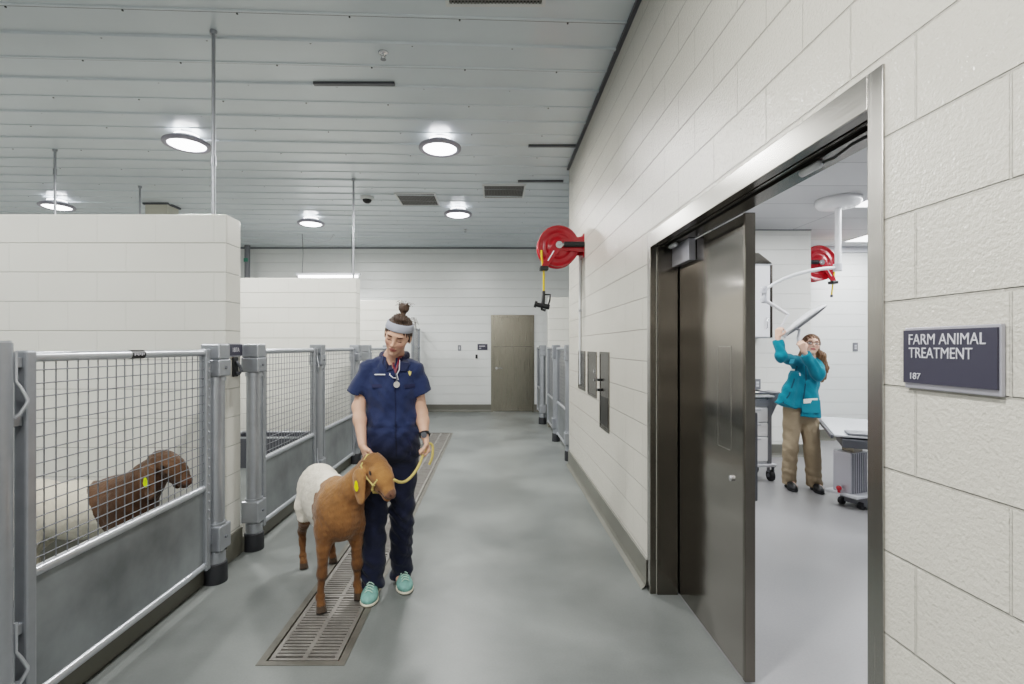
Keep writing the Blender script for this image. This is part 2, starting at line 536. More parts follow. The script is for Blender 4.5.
class SD:
    """A smooth union of tapered limbs and ellipsoids, meshed as one continuous surface."""

    def __init__(self):
        self.p = []

    def _push(self, fn, lo, hi, k, op='u'):
        self.p.append((fn, np.array(lo, float), np.array(hi, float), k, op))

    def limb(self, a, b, ra, rb, k=0.02, flat=None, op='u'):
        a, b = V3(a), V3(b)
        ab = b - a
        L2 = float(ab @ ab) + 1e-12
        fl = None
        if flat is not None:
            n = V3(flat[0])
            fl = (n / np.linalg.norm(n), flat[1])

        def fn(P):
            Q = P - a
            t = np.clip((Q @ ab) / L2, 0, 1)
            D = Q - t[..., None] * ab
            if fl is not None:
                c = D @ fl[0]
                D = D + (c * (fl[1] - 1))[..., None] * fl[0]
            return np.linalg.norm(D, axis=-1) - (ra + (rb - ra) * t)
        m = max(ra, rb)
        if fl is not None and fl[1] < 1: m /= fl[1]
        self._push(fn, np.minimum(a, b) - m, np.maximum(a, b) + m, k, op)

    def sleeve(self, a, b, ra, rb, k=0.02, flat=None, op='u', capa=False):
        """a tapered limb cut flat at b (and at a if capa)"""
        a, b = V3(a), V3(b)
        ab = b - a
        L = float(np.linalg.norm(ab))
        u = ab / L
        fl = None
        if flat is not None:
            n = V3(flat[0])
            fl = (n / np.linalg.norm(n), flat[1])

        def fn(P):
            Q = P - a
            t = Q @ u
            tt = np.clip(t, 0, 1e9)
            D = Q - tt[..., None] * u
            if fl is not None:
                c = D @ fl[0]
                D = D + (c * (fl[1] - 1))[..., None] * fl[0]
            d = np.linalg.norm(D, axis=-1) - (ra + (rb - ra) * np.clip(t / L, 0, 1))
            d = np.maximum(d, t - L)
            if capa:
                d = np.maximum(d, -t)
            return d
        m = max(ra, rb)
        if fl is not None and fl[1] < 1: m /= fl[1]
        self._push(fn, np.minimum(a, b) - m, np.maximum(a, b) + m, k, op)

    def ell(self, c, r, k=0.02, R=None, op='u'):
        c, r = V3(c), V3(r)
        Rm = None if R is None else np.array(R, dtype=np.float32)   # columns are the axes

        def fn(P):
            Q = P - c
            if Rm is not None: Q = Q @ Rm
            k0 = np.linalg.norm(Q / r, axis=-1)
            k1 = np.linalg.norm(Q / (r * r), axis=-1) + 1e-9
            return k0 * (k0 - 1) / k1
        m = float(max(r))
        self._push(fn, c - m, c + m, k, op)

    def mesh(self, h, post=None, zmin=None):
        us = [p for p in self.p if p[4] == 'u']
        lo = np.min([p[1] for p in us], axis=0) - 4 * h - 0.03
        hi = np.max([p[2] for p in us], axis=0) + 4 * h + 0.03
        n = np.ceil((hi - lo) / h).astype(int) + 1
        F = np.full(n, 1.0, dtype=np.float32)
        ax = [(lo[i] + h * np.arange(n[i])).astype(np.float32) for i in range(3)]

        def grid(a, b):
            X, Y, Z = np.meshgrid(ax[0][a[0]:b[0]], ax[1][a[1]:b[1]], ax[2][a[2]:b[2]], indexing='ij')
            return np.stack((X, Y, Z), -1)
        for fn, l, u, k, op in self.p:
            pad = k + 3 * h
            a = np.maximum(((l - pad - lo) / h).astype(int), 0)
            b = np.minimum(((u + pad - lo) / h).astype(int) + 2, n)
            if (b <= a).any(): continue
            P = grid(a, b)
            d = fn(P)
            S = F[a[0]:b[0], a[1]:b[1], a[2]:b[2]]
            if op == 'u':
                t = np.clip(0.5 + 0.5 * (d - S) / k, 0, 1)
                S[...] = d * (1 - t) + S * t - k * t * (1 - t)
            elif op == 's':
                d = -d
                t = np.clip(0.5 - 0.5 * (d - S) / k, 0, 1)
                S[...] = d * (1 - t) + S * t + k * t * (1 - t)
        if post is not None or zmin is not None:
            for i in range(0, n[0], 24):
                j = min(i + 24, n[0])
                P = grid((i, 0, 0), (j, n[1], n[2]))
                if post is not None:
                    F[i:j] = post(P, F[i:j])
                if zmin is not None:
                    F[i:j] = np.maximum(F[i:j], zmin - P[..., 2])
        return nets(F, lo, h)


def nets(F, lo, h):
    s = F < 0
    nx, ny, nz = F.shape
    cnt = np.zeros((nx - 1, ny - 1, nz - 1), dtype=np.int8)
    for a in (0, 1):
        for b in (0, 1):
            for c in (0, 1):
                cnt += s[a:nx - 1 + a, b:ny - 1 + b, c:nz - 1 + c]
    act = (cnt > 0) & (cnt < 8)
    I, J, K = np.nonzero(act)
    vid = np.full(act.shape, -1, dtype=np.int64)
    vid[I, J, K] = np.arange(len(I))
    acc = np.zeros((len(I), 3))
    num = np.zeros(len(I))
    cs = [(a, b, c) for a in (0, 1) for b in (0, 1) for c in (0, 1)]
    for p in cs:
        for ax in range(3):
            if p[ax] == 0:
                q = list(p); q[ax] = 1
                fa = F[I + p[0], J + p[1], K + p[2]]
                fb = F[I + q[0], J + q[1], K + q[2]]
                m = (fa < 0) != (fb < 0)
                t = np.where(m, fa / np.where(m, fa - fb, 1), 0)
                pos = np.array(p, float)[None, :].repeat(len(I), 0)
                pos[:, ax] = t
                acc += pos * m[:, None]
                num += m
    V = lo + h * (np.stack((I, J, K), -1) + acc / num[:, None])
    faces = []
    for ax in range(3):
        sl0 = [slice(1, -1)] * 3
        sl1 = [slice(1, -1)] * 3
        sl0[ax] = slice(0, -1)
        sl1[ax] = slice(1, None)
        m = s[tuple(sl0)] != s[tuple(sl1)]
        ijk = list(np.nonzero(m))
        for q in range(3):
            if q != ax: ijk[q] = ijk[q] + 1
        i, j, k = ijk
        ins = s[i, j, k]
        b1, b2 = (ax + 1) % 3, (ax + 2) % 3

        def cell(d1, d2):
            c = [i.copy(), j.copy(), k.copy()]
            c[b1] += d1
            c[b2] += d2
            return vid[c[0], c[1], c[2]]
        q = np.stack((cell(-1, -1), cell(0, -1), cell(0, 0), cell(-1, 0)), -1)
        q[~ins] = q[~ins][:, ::-1]
        faces.append(q)
    return V, np.concatenate(faces)


def np_object(name, V, Fc, m, parent, colors=None):
    me = bpy.data.meshes.new(name)
    me.vertices.add(len(V))
    me.vertices.foreach_set('co', V.astype(np.float32).ravel())
    me.loops.add(len(Fc) * 4)
    me.loops.foreach_set('vertex_index', Fc.astype(np.int32).ravel())
    me.polygons.add(len(Fc))
    me.polygons.foreach_set('loop_start', np.arange(0, len(Fc) * 4, 4, dtype=np.int32))
    me.polygons.foreach_set('loop_total', np.full(len(Fc), 4, dtype=np.int32))
    me.polygons.foreach_set('use_smooth', np.ones(len(Fc), dtype=bool))
    me.update(calc_edges=True)
    me.validate()
    if colors is not None:
        at_ = me.color_attributes.new('Col', 'FLOAT_COLOR', 'POINT')
        c = np.concatenate((colors, np.ones((len(V), 1))), 1).astype(np.float32)
        at_.data.foreach_set('color', c.ravel())
    return link_mesh(name, me, m, parent)


class Probe:
    """Finds where a line of sight from the photographer meets a surface."""

    def __init__(self, V, Fc):
        self.t = BVHTree.FromPolygons([tuple(v) for v in V], [tuple(int(i) for i in f) for f in Fc])

    def __call__(self, px, py, lift=0.0):
        o = Vector((0, 0, EYE))
        d = (at(px, py, 1.0) - o).normalized()
        hit = self.t.ray_cast(o, d)
        if hit[0] is None: return None, None
        return hit[0] + hit[1] * lift, hit[1]


def vnormals(V, Fc):
    n = np.cross(V[Fc[:, 2]] - V[Fc[:, 0]], V[Fc[:, 3]] - V[Fc[:, 1]])
    N = np.zeros_like(V)
    for k in range(4):
        np.add.at(N, Fc[:, k], n)
    return N / (np.linalg.norm(N, axis=1, keepdims=True) + 1e-12)


def lin(*c): return np.array(srgb(*c)[:3])


def noise3(V, f, seed=0):
    """cheap smooth noise from sines, -1..1"""
    r = np.random.RandomState(seed)
    out = np.zeros(V.shape[:-1])
    for i in range(6):
        d = r.normal(size=3); d /= np.linalg.norm(d)
        out += np.sin((V @ d) * f * (0.6 + r.rand()) + r.rand() * 6.28)
    return out / 6 * 1.6


# ================================================================== ROOM
H = 3.80            # corridor ceiling
WX = 0.962          # corridor face of the treatment-room wall
WT = 1.12           # its room face
DZ0, DZ1, DH = 1.24, 2.97, 2.125   # clear opening
ZB = 11.2           # back wall
# floor, with the trench left open
m = MB()
gx0, gx1, gz0, gz1 = -1.10, -0.745, 2.33, 8.45
for x0, x1, y0, y1 in ((-9, gx0, -3, ZB), (gx1, 1.13, -3, ZB), (gx0, gx1, -3, gz0), (gx0, gx1, gz1, ZB), (1.13, 2.1, 5.9, ZB)):
    m.quad((x0, y0, 0), (x1, y0, 0), (x1, y1, 0), (x0, y1, 0))
m.build('floor', M['floor'], kind='structure')
m = MB()
m.quad((1.13, -3, 0), (7.4, -3, 0), (7.4, 5.9, 0), (1.13, 5.9, 0))
m.quad((2.1, 5.9, 0), (7.4, 5.9, 0), (7.4, 8, 0), (2.1, 8, 0))
m.build('floor_treatment', M['floor_room'], kind='structure')

# corridor ceiling: standing-seam metal liner, seams run almost across the corridor
m = MB()
cz = H
m.box((-9.2, -3.2, cz), (2.2, ZB + 0.2, cz + 0.1))
phi = math.radians(2.5)
Rz = Matrix.Rotation(phi, 3, 'Z')
sc_ = MB(); seam = MB()
for k in range(-22, 27):
    v = 3.665 + 0.305 * k
    c = Rz @ Vector((-3.5, v, 0))
    major = (k % 2 == 0)
    if c.y < -2.9 or c.y > ZB + 0.4: continue
    xa, xb = Rz @ Vector((1, 0, 0)), Rz @ Vector((0, 1, 0))
    w, h = (0.032, 0.016) if major else (0.022, 0.009)
    p0, p1 = Vector((-9.0, 0, 0)), Vector((WX if c.y < 5.9 else 2.0, 0, 0))
    def on(x, dv=0): return Vector((x, (v + dv) / math.cos(phi) + x * math.tan(phi), cz))
    a, b = on(-9.0), on(WX - 0.002 if v < 6 else 1.99)
    prof = [(-w / 2, 0), (-w / 3, -h), (w / 3, -h), (w / 2, 0)]
    vs = [a + Vector((0, q[0], q[1])) for q in prof] + [b + Vector((0, q[0], q[1])) for q in prof]
    if b.y < ZB and a.y < ZB:
        m._add(vs, [(0, 4, 5, 1), (1, 5, 6, 2), (2, 6, 7, 3)])
        # shadow gap along the lap
        seam._add([a + Vector((0, w / 2, -0.0015)), b + Vector((0, w / 2, -0.0015)), b + Vector((0, w / 2 + 0.012, -0.0015)), a + Vector((0, w / 2 + 0.012, -0.0015))], [(3, 2, 1, 0)])
        for j in range(14):
            x = -8.6 + 0.76 * j + (0.38 if major else 0)
            if x < 0.9:
                q = on(x, 0.03)
                sc_.cyl(q + Vector((0, 0, -0.007)), q, 0.007, seg=6)
ceil = m.build('ceiling', M['ceil'], kind='structure')
seam.build('seam_lines', M['ceil_seam'], ceil)
sc_.build('screw_heads', M['screw'], ceil, kind='stuff')

# walls
m = MB()
m.box((WX, -3, 0), (WT, DZ0, H))
m.box((WX, DZ1, 0), (WT, 6.2, H))
m.box((WX, DZ0, DH + 0.02), (WT, DZ1, H))
m.build('wall_right', M['block_near'], kind='structure')
m = MB().box((WT, 6.0, 0), (2.1, 6.2, H)).box((2.0, 6.2, 0), (2.1, ZB, H))
m.build('wall_right_far', M['block_white'], kind='structure')
MB().box((-9.2, ZB, 0), (2.1, ZB + 0.2, H)).build('wall_back', M['block_white'], kind='structure')
MB().box((-9.2, -3.2, 0), (-9.0, ZB, H)).build('wall_left', M['block_white'], kind='structure')
MB().box((-9.2, -3.2, 0), (7.4, -3.0, H)).build('wall_front_added', M['block_white'], kind='structure')  # added unseen wall, closes the corridor so the steel has something to reflect
for z0, xe in ((3.36, -1.86), (6.5, -1.85), (9.65, -1.85)):
    MB().box((-9, z0, 0), (xe, z0 + 0.2, 2.4384)).build('wall_partition', M['block_cream'], bevel=0.012, kind='structure')
    MB().box((-9, z0 - 0.008, 0), (xe + 0.008, z0 + 0.208, 0.19)).build('baseboard_partition', M['base'], bevel=0.004, kind='structure')
MB().box((1.02, 9.05, 0), (2.0, 9.25, 2.4384)).build('wall_partition', M['block_cream'], bevel=0.01, kind='structure')
MB().box((1.012, 9.042, 0), (2.0, 9.258, 0.19)).build('baseboard_partition', M['base'], kind='structure')
# pen kerbs the gates close over
for y0, y1 in ((0.4, 3.352), (3.568, 6.492), (6.708, 9.642)):
    MB().box((-2.0, y0, 0), (-1.845, y1, 0.115)).build('trim_1', M['base'], bevel=0.008, kind='structure')
# baseboards
def cove(name, a, b, n, h=0.19, t=0.012, flare=0.03):
    """a resin cove: thin upstand that sweeps out into the floor"""
    a, b, n = Vector(a), Vector(b), Vector(n)
    prof = [(0, h), (t, h - 0.006), (t, 0.05), (t + 0.008, 0.022), (t + flare, 0.001)]
    vs = []
    for p in (a, b):
        vs += [p + n * o + Vector((0, 0, z)) for o, z in prof]
    k = len(prof)
    fs = [(i, i + k, i + k + 1, i + 1) for i in range(k - 1)]
    mm = MB()
    mm._add(vs, fs)
    me = mm.build(name, M['base'], kind='structure')
    return me
cove('baseboard_right', (WX, 3.02, 0), (WX, 6.2, 0), (-1, 0, 0))
cove('baseboard_right_near', (WX, -3, 0), (WX, 1.19, 0), (-1, 0, 0))
cove('baseboard_back', (-9, ZB, 0), (0.0 - 0.07, ZB, 0), (0, -1, 0), h=0.17)
cove('baseboard_back_right', (0.93, ZB, 0), (2.0, ZB, 0), (0, -1, 0), h=0.17)
# dark metal angle where liner meets the block
MB().box((WX - 0.03, -3, H - 0.03), (WX, 6.2, H - 0.002)).build('trim_2', M['grey_dark'], kind='structure')
MB().box((-9, ZB - 0.03, H - 0.035), (2.0, ZB, H - 0.002)).build('trim_3', M['grey'], kind='structure')

# treatment room shell
TH = 3.12
MB().box((2.1, 6.66, 0), (4.36, 6.86, H)).box((4.26, 6.86, 0), (4.36, 7.83, H)).build('wall_treatment_back', M['block'], kind='structure')
MB().box((4.36, 7.83, 0), (7.6, 8.03, H)).build('wall_treatment_alcove', M['block_white'], kind='structure')
MB().box((7.2, -3, 0), (7.4, 7.83, H)).build('wall_treatment_right', M['block_white'], kind='structure')
MB().box((2.1, 6.2, 0), (2.2, 6.66, H)).build('wall_treatment_left', M['block_white'], kind='structure')
MB().box((WT, -3, TH), (7.2, 7.83, TH + 0.05)).build('ceiling_treatment', M['tile'], kind='structure')
MB().box((4.36, 7.78, TH - 0.09), (7.2, 7.83, TH)).build('trim_4', M['white_grey'], kind='structure')
MB().box((2.1, 6.645, TH - 0.012), (4.36, 6.66, TH)).build('trim_5', M['grey'], kind='structure')
cove('baseboard_treatment_back', (2.1, 6.66, 0), (4.36, 6.66, 0), (0, -1, 0), h=0.17)
cove('baseboard_treatment_alcove', (4.36, 7.83, 0), (7.2, 7.83, 0), (0, -1, 0), h=0.17)

# ================================================================== DOORS
d2 = thing('door_2', None, None, (WX, 2.1, 0), kind='structure')
m = MB()
t = 0.006
# face casing, standing 6 mm proud of the blockwork
m.box((WX - t, DZ0 - 0.05, 0), (WX + 0.002, DZ0, DH + 0.09))
m.box((WX - t, DZ1, 0), (WX + 0.002, DZ1 + 0.05, DH + 0.09))
m.build('door_casing', M['steel_frame'], d2, bevel=0.002)
MB().box((WX - t, DZ0, DH), (WX + 0.002, DZ1, DH + 0.09)).build('head_casing', M['steel_head'], d2, bevel=0.002)
m = MB()
m.box((WX - 0.004, DZ1 - 0.004, 0), (WX + 0.032, DZ1 + 0.001, DH))
m.box((WX + 0.036, DZ1 - 0.016, 0), (WX + 0.160, DZ1 + 0.001, DH))
m.box((WX, DZ0, 0), (WT + 0.005, DZ0 + 0.006, DH))
m.build('jamb_lining', M['steel'], d2, bevel=0.002)
m = MB()
m.box((WX + 0.002, DZ0, DH), (WX + 0.035, DZ1, DH + 0.02))
m.box((WX + 0.055, DZ0, DH + 0.006), (WX + 0.066, DZ1, DH + 0.02))
m.box((WX + 0.085, DZ0, DH - 0.002), (WT + 0.010, DZ1, DH + 0.02))
m.build('head_lining', M['steel'], d2)
MB().box((WX + 0.035, DZ0, DH + 0.012), (WX + 0.09, DZ1, DH + 0.021)).build('track_slot', M['steel_dark'], d2)
MB().box((WT + 0.02, DZ0 - 0.05, DH + 0.07), (WT + 0.1, 4.6, DH + 0.2)).build('track_rail', M['steel_dark'], d2)
lf = MB().box((1.128, 2.175, 0.012), (1.168, 3.75, 2.118)).build('door_leaf', M['steel_door'], d2, bevel=0.003)
m = MB().box((1.124, 2.168, 0.012), (1.172, 2.190, 2.119))
m.build('leaf_edge', M['steel'], lf, bevel=0.003)
# flush pull plate, slightly proud, and the lock cylinder
m = MB()
for a, b in (((2.30, 1.02), (2.44, 1.024)), ((2.30, 1.516), (2.44, 1.52)), ((2.30, 1.02), (2.304, 1.52)), ((2.436, 1.02), (2.44, 1.52))):
    m.box((1.1272, a[0], a[1]), (1.1285, b[0], b[1]))
m.build('pull_plate', M['steel_frame'], lf)
p = at(732, 478, 1.128 * FPX / (732 - PX))
MB().cyl((1.119, p.y, p.z), (1.129, p.y, p.z), 0.014, seg=20).cyl((1.116, p.y, p.z), (1.120, p.y, p.z), 0.008, seg=12).build('lock_cylinder', M['chrome'], lf)
MB().box((1.168, 2.18, 0.82), (1.190, 2.21, 1.22)).build('edge_pull', M['grey_dark'], lf, bevel=0.006)
bx = MB().box((1.085, 2.70, 2.00), (1.126, 2.95, 2.123)).build('operator_box', M['alu'], d2, bevel=0.003)
for yy in (1.62, 2.86):
    s = MB()
    s.tube([(WX + 0.098, yy + q, DH - 0.012) for q in (-0.05, -0.045, 0.045, 0.05)], [0.006, 0.013, 0.013, 0.006], seg=12)
    s.build('motion_sensor', M['white'], d2)
MB().tube([(WX + 0.10, 1.56, DH - 0.012), (WX + 0.095, 1.50, DH - 0.02), (WX + 0.09, 1.42, DH - 0.012), (WX + 0.09, 1.28, DH - 0.016), (WX + 0.09, 1.245, DH - 0.01)], 0.005, seg=8).build('sensor_cable', M['black'], d2)

d1 = thing('door_1', None, None, (0.43, ZB, 0), kind='structure')
m = MB()
dx0, dx1, dh = -0.07, 0.925, 2.235
m.box((dx0, ZB - 0.03, 0), (dx0 + 0.05, ZB + 0.01, dh)).box((dx1 - 0.05, ZB - 0.03, 0), (dx1, ZB + 0.01, dh)).box((dx0 + 0.05, ZB - 0.03, dh - 0.06), (dx1 - 0.05, ZB + 0.01, dh))
m.build('door_casing', M['steel_back'], d1, bevel=0.003)
MB().box((dx0 + 0.05, ZB - 0.012, 0.01), (dx1 - 0.05, ZB + 0.005, dh - 0.06)).build('door_leaf', M['steel_back'], d1)
MB().box((dx0 + 0.05, ZB - 0.0135, 1.50), (dx1 - 0.05, ZB - 0.0115, 1.512)).build('seam_strip', M['steel'], d1)
m = MB().cyl((dx0 + 0.13, ZB - 0.013, 1.01), (dx0 + 0.13, ZB - 0.03, 1.01), 0.03, seg=20).cyl((dx0 + 0.13, ZB - 0.02, 1.01), (dx0 + 0.13, ZB - 0.065, 1.01), 0.01).tube([(dx0 + 0.13, ZB - 0.06, 1.01), (dx0 + 0.26, ZB - 0.06, 1.01)], 0.01)
m.build('lever_handle', M['chrome'], d1)

# ================================================================== CORRIDOR CEILING FITTINGS
def dome_light(px, py, label, group, zb=3.655, x=None, d=None, power=150, vis=True):
    if d is None:
        d = (zb - EYE) * FPX / (PY - py)
        x = (px - PX) * d / FPX
    o = thing('ceiling_light', label, 'light', (x, d, H), group)
    MB().cyl((x, d, H), (x, d, H - 0.06), 0.05, 0.05, seg=24).build('mount', M['white_grey'], o)
    MB().lathe((x, d, zb), [(0.05, 0.095), (0.12, 0.085), (0.19, 0.045), (0.228, 0.020), (0.230, 0.004), (0.222, -0.008), (0.185, -0.010), (0.178, 0.0)], seg=48).build('housing', M['lamp_ring'], o)
    MB().lathe((x, d, zb), [(0.06, 0.093), (0.115, 0.088), (0.12, 0.094), (0.06, 0.099)], seg=32).build('added_glow_ring', M['glow_added'], o)  # glowing ring added to brighten the ceiling above, not a part of the fixture
    MB().lathe((x, d, zb), [(0.178, 0.0), (0.15, -0.012), (0.09, -0.020), (0.001, -0.024)], seg=48).build('diffuser', M['lamp'], o)
    L = bpy.data.lights.new('dome_lamp', 'AREA')
    L.shape = 'DISK'; L.size = 0.34; L.energy = power
    L.color = (1.0, 0.985, 0.96)
    lo = bpy.data.objects.new('dome_lamp', L)
    COL.objects.link(lo); lo.location = (x, d, zb - 0.035)
    return o


PW = 62
G = 'round ceiling lights along the corridor'
dome_light(440, 149, 'lit round ceiling light nearest over the middle of the corridor', G, power=PW)
dome_light(458, 215, 'small far round ceiling light near the red hose reel and vents', G, power=PW)
dome_light(187, 145, 'lit round ceiling light over the near pen, partly behind the long hanging rod', G, power=PW)
dome_light(311, 224, 'far round ceiling light above the second block partition', G, power=PW)
dome_light(57, 207, 'round ceiling light at far left just above the near block partition', G, power=PW)
dome_light(0, 0, 'round ceiling light behind the photographer over the corridor', G, x=-0.58, d=0.9, power=PW)
dome_light(0, 0, 'round ceiling light over the near end of the left pens', G, x=-3.6, d=1.6, power=PW)
dome_light(0, 0, 'round ceiling light over the pens at the far left, out of the picture', G, x=-6.7, d=3.2, power=PW)
dome_light(0, 0, 'round ceiling light at the end of the corridor behind the photographer', G, x=-0.6, d=-1.8, power=PW)

# 4 ft strip light hung at the back wall
o = thing('strip_light', 'long thin lit strip light hanging on two cords above the second partition', 'light', (-3.37, 9.84, H))
MB().box((-4.02, 9.80, 2.955), (-2.72, 9.88, 3.0)).build('housing', M['white_grey'], o, bevel=0.006)
MB().tube([(-3.97, 9.84, 2.935), (-2.77, 9.84, 2.935)], 0.028, seg=16).build('tube', M['lamp_soft'], o)
MB().tube([(-3.9, 9.84, 3.0), (-3.88, 9.84, 3.4), (-3.9, 9.84, H)], 0.006, seg=6).build('cord', M['grey'], o)
MB().tube([(-2.9, 9.84, 3.0), (-2.9, 9.84, H)], 0.006, seg=6).build('cord', M['grey'], o)
MB().tube([(-3.9, 9.84, 3.7), (-3.6, 9.84, 3.62), (-3.35, 9.84, 3.66), (-3.25, 9.84, H)], 0.006, seg=6).build('power_cable', M['white_grey'], o)
L = bpy.data.lights.new('strip_lamp', 'AREA'); L.shape = 'RECTANGLE'; L.size = 1.2; L.size_y = 0.06; L.energy = 30
lo = bpy.data.objects.new('strip_lamp', L); COL.objects.link(lo); lo.location = (-3.37, 9.84, 2.90)

def vent(cx, cy, w, dd, label):
    o = thing('air_vent', label, 'vent', (cx, cy, H), 'air vents in the metal ceiling')
    m = MB(); f = 0.025; z0, z1 = H - 0.018, H
    m.box((cx - w / 2, cy - dd / 2, z0), (cx + w / 2, cy - dd / 2 + f, z1)).box((cx - w / 2, cy + dd / 2 - f, z0), (cx + w / 2, cy + dd / 2, z1))
    m.box((cx - w / 2, cy - dd / 2 + f, z0), (cx - w / 2 + f, cy + dd / 2 - f, z1)).box((cx + w / 2 - f, cy - dd / 2 + f, z0), (cx + w / 2, cy + dd / 2 - f, z1))
    m.build('frame', M['vent_frame'], o)
    MB().box((cx - w / 2 + f, cy - dd / 2 + f, H - 0.006), (cx + w / 2 - f, cy + dd / 2 - f, H - 0.004)).build('backing', M['dark'], o)
    g = MB()
    n = int((w - 2 * f) / 0.022)
    for i in range(n):
        x = cx - w / 2 + f + (i + 0.5) * (w - 2 * f) / n
        g.box((x - 0.005, cy - dd / 2 + f, H - 0.014), (x + 0.005, cy + dd / 2 - f, H - 0.008))
    n = int((dd - 2 * f) / 0.03)
    for i in range(1, n):
        y = cy - dd / 2 + f + i * (dd - 2 * f) / n
        g.box((cx - w / 2 + f, y - 0.003, H - 0.013), (cx + w / 2 - f, y + 0.003, H - 0.009))
    g.build('grille', M['vent'], o)


vent(-1.18, 7.5, 0.62, 0.62, 'grey grilled ceiling vent left of the other far vent, beside the camera dome')
vent(0.145, 7.12, 0.62, 0.60, 'grey grilled ceiling vent right of the far corridor light, nearest the red reel')
vent(0.01, 2.93, 0.66, 0.60, 'ceiling vent cut off by the top edge of the picture')

o = thing('camera_dome', 'small white dome camera with a dark lens on the ceiling beside the left vent', 'camera', (-1.94, 7.4, H))
MB().lathe((-1.94, 7.4, H), [(0.001, 0), (0.10, 0), (0.10, -0.03), (0.08, -0.045), (0.001, -0.045)], seg=28).build('housing', M['vent_frame'], o)
MB().lathe((-1.94, 7.4, H - 0.045), [(0.07, 0), (0.06, -0.03), (0.035, -0.05), (0.001, -0.058)], seg=24).build('lens', M['black'], o)
# dark expansion slots in the liner
for (x0, x1, y, lb) in ((-1.56, -0.86, 4.19, 'dark thin slot in the ceiling between the hanging rod and the near corridor light'),
                        (0.39, 0.955, 5.49, 'dark thin slot in the ceiling ending at the right wall'),
                        (0.33, 0.955, 6.67, 'dark thin slot in the ceiling at the corner of the right wall')):
    s = MB().box((x0, y - 0.02, H - 0.02), (x1, y + 0.02, H)).build('ceiling_channel', M['grey_dark'])
    props(s, lb, 'channel', 'slots in the ceiling')
# sprinkler heads
def sprinkler(x, y, label):
    o = thing('sprinkler_head', label, 'sprinkler', (x, y, H), 'fire sprinklers')
    MB().lathe((x, y, H), [(0.001, 0), (0.04, 0), (0.03, -0.012), (0.012, -0.016), (0.012, -0.03), (0.001, -0.03)], seg=18).build('escutcheon', M['chrome'], o)
    MB().lathe((x, y, H - 0.055), [(0.001, 0.002), (0.022, 0.002), (0.022, -0.001), (0.001, -0.001)], seg=14, smooth=False).tube([(x - 0.012, y, H - 0.03), (x - 0.014, y, H - 0.042), (x, y, H - 0.054)], 0.003, seg=6).tube([(x + 0.012, y, H - 0.03), (x + 0.014, y, H - 0.042), (x, y, H - 0.054)], 0.003, seg=6).build('deflector', M['galv_wire'], o)


sprinkler(-0.86, 3.76, 'small sprinkler head in the ceiling left of the near corridor light')
sprinkler(-0.56, 9.45, 'small far sprinkler head in the ceiling behind the far corridor light')

# hanging rods / conduits
def rod(x, y, z0, r, label, coup=None):
    o = thing('hanging_conduit', label, 'conduit', (x, y, H), 'thin metal conduits dropping from the ceiling')
    MB().cyl((x, y, z0), (x, y, H), r, seg=14).build('pipe', M['pipe'], o)
    MB().cyl((x, y, H - 0.03), (x, y, H), r + 0.012, seg=14).build('ceiling_flange', M['pipe'], o)
    if coup: MB().cyl((x, y, coup), (x, y, coup + 0.07), r + 0.006, seg=14).build('coupling', M['pipe'], o)


rod(at(213.5, 0, 3.5).x, 3.5, 2.4384, 0.013, 'thick galvanised conduit from ceiling to the top of the near partition', 2.82)
rod(at(55, 0, 5.6).x, 5.6, 2.0, 0.013, 'thin conduit in front of the far left ceiling light', 3.5)
rod(at(140, 0, 6.9).x, 6.9, 2.0, 0.013, 'short thin conduit beside the beige duct box')
rod(at(353.5, 0, 6.6).x, 6.6, 2.4384, 0.013, 'conduit from ceiling down to the top of the second partition', 3.25)
o = thing('wall_pipe', 'grey downpipe with a green band beside the end of the near partition', 'pipe', (at(246.2, 0, 10.9).x, 10.9, 0))
x = at(246.2, 0, 10.9).x
MB().cyl((x, 10.95, 0), (x, 10.95, H), 0.06, seg=16).build('pipe', M['grey'], o)
MB().cyl((x - 0.01, 10.95, 3.42), (x - 0.01, 10.95, 3.50), 0.066, seg=16).build('band', M['green'], o)
# conduit on right wall, coming down under the reel
o = thing('wall_conduit', 'thin white conduit running down the right wall below the red reel', 'conduit', (WX, 5.30, 1.5))
MB().cyl((WX - 0.014, 5.33, 1.1), (WX - 0.014, 5.33, 2.5), 0.013, seg=12).build('pipe', M['pipe_white'], o)
MB().box((WX - 0.03, 5.305, 1.9), (WX, 5.355, 1.92)).build('strap', M['pipe'], o)
# beige duct box
o = thing('duct_box', 'beige duct box under the ceiling behind the near partition', 'duct', (-5.45, 7.8, H))
MB().box((-5.55, 7.7, 3.50), (-5.2, 7.98, H)).build('box', M['beige'], o)
MB().box((-5.58, 7.68, H - 0.03), (-5.17, 8.0, H - 0.001)).build('flange', M['grey_dark'], o)

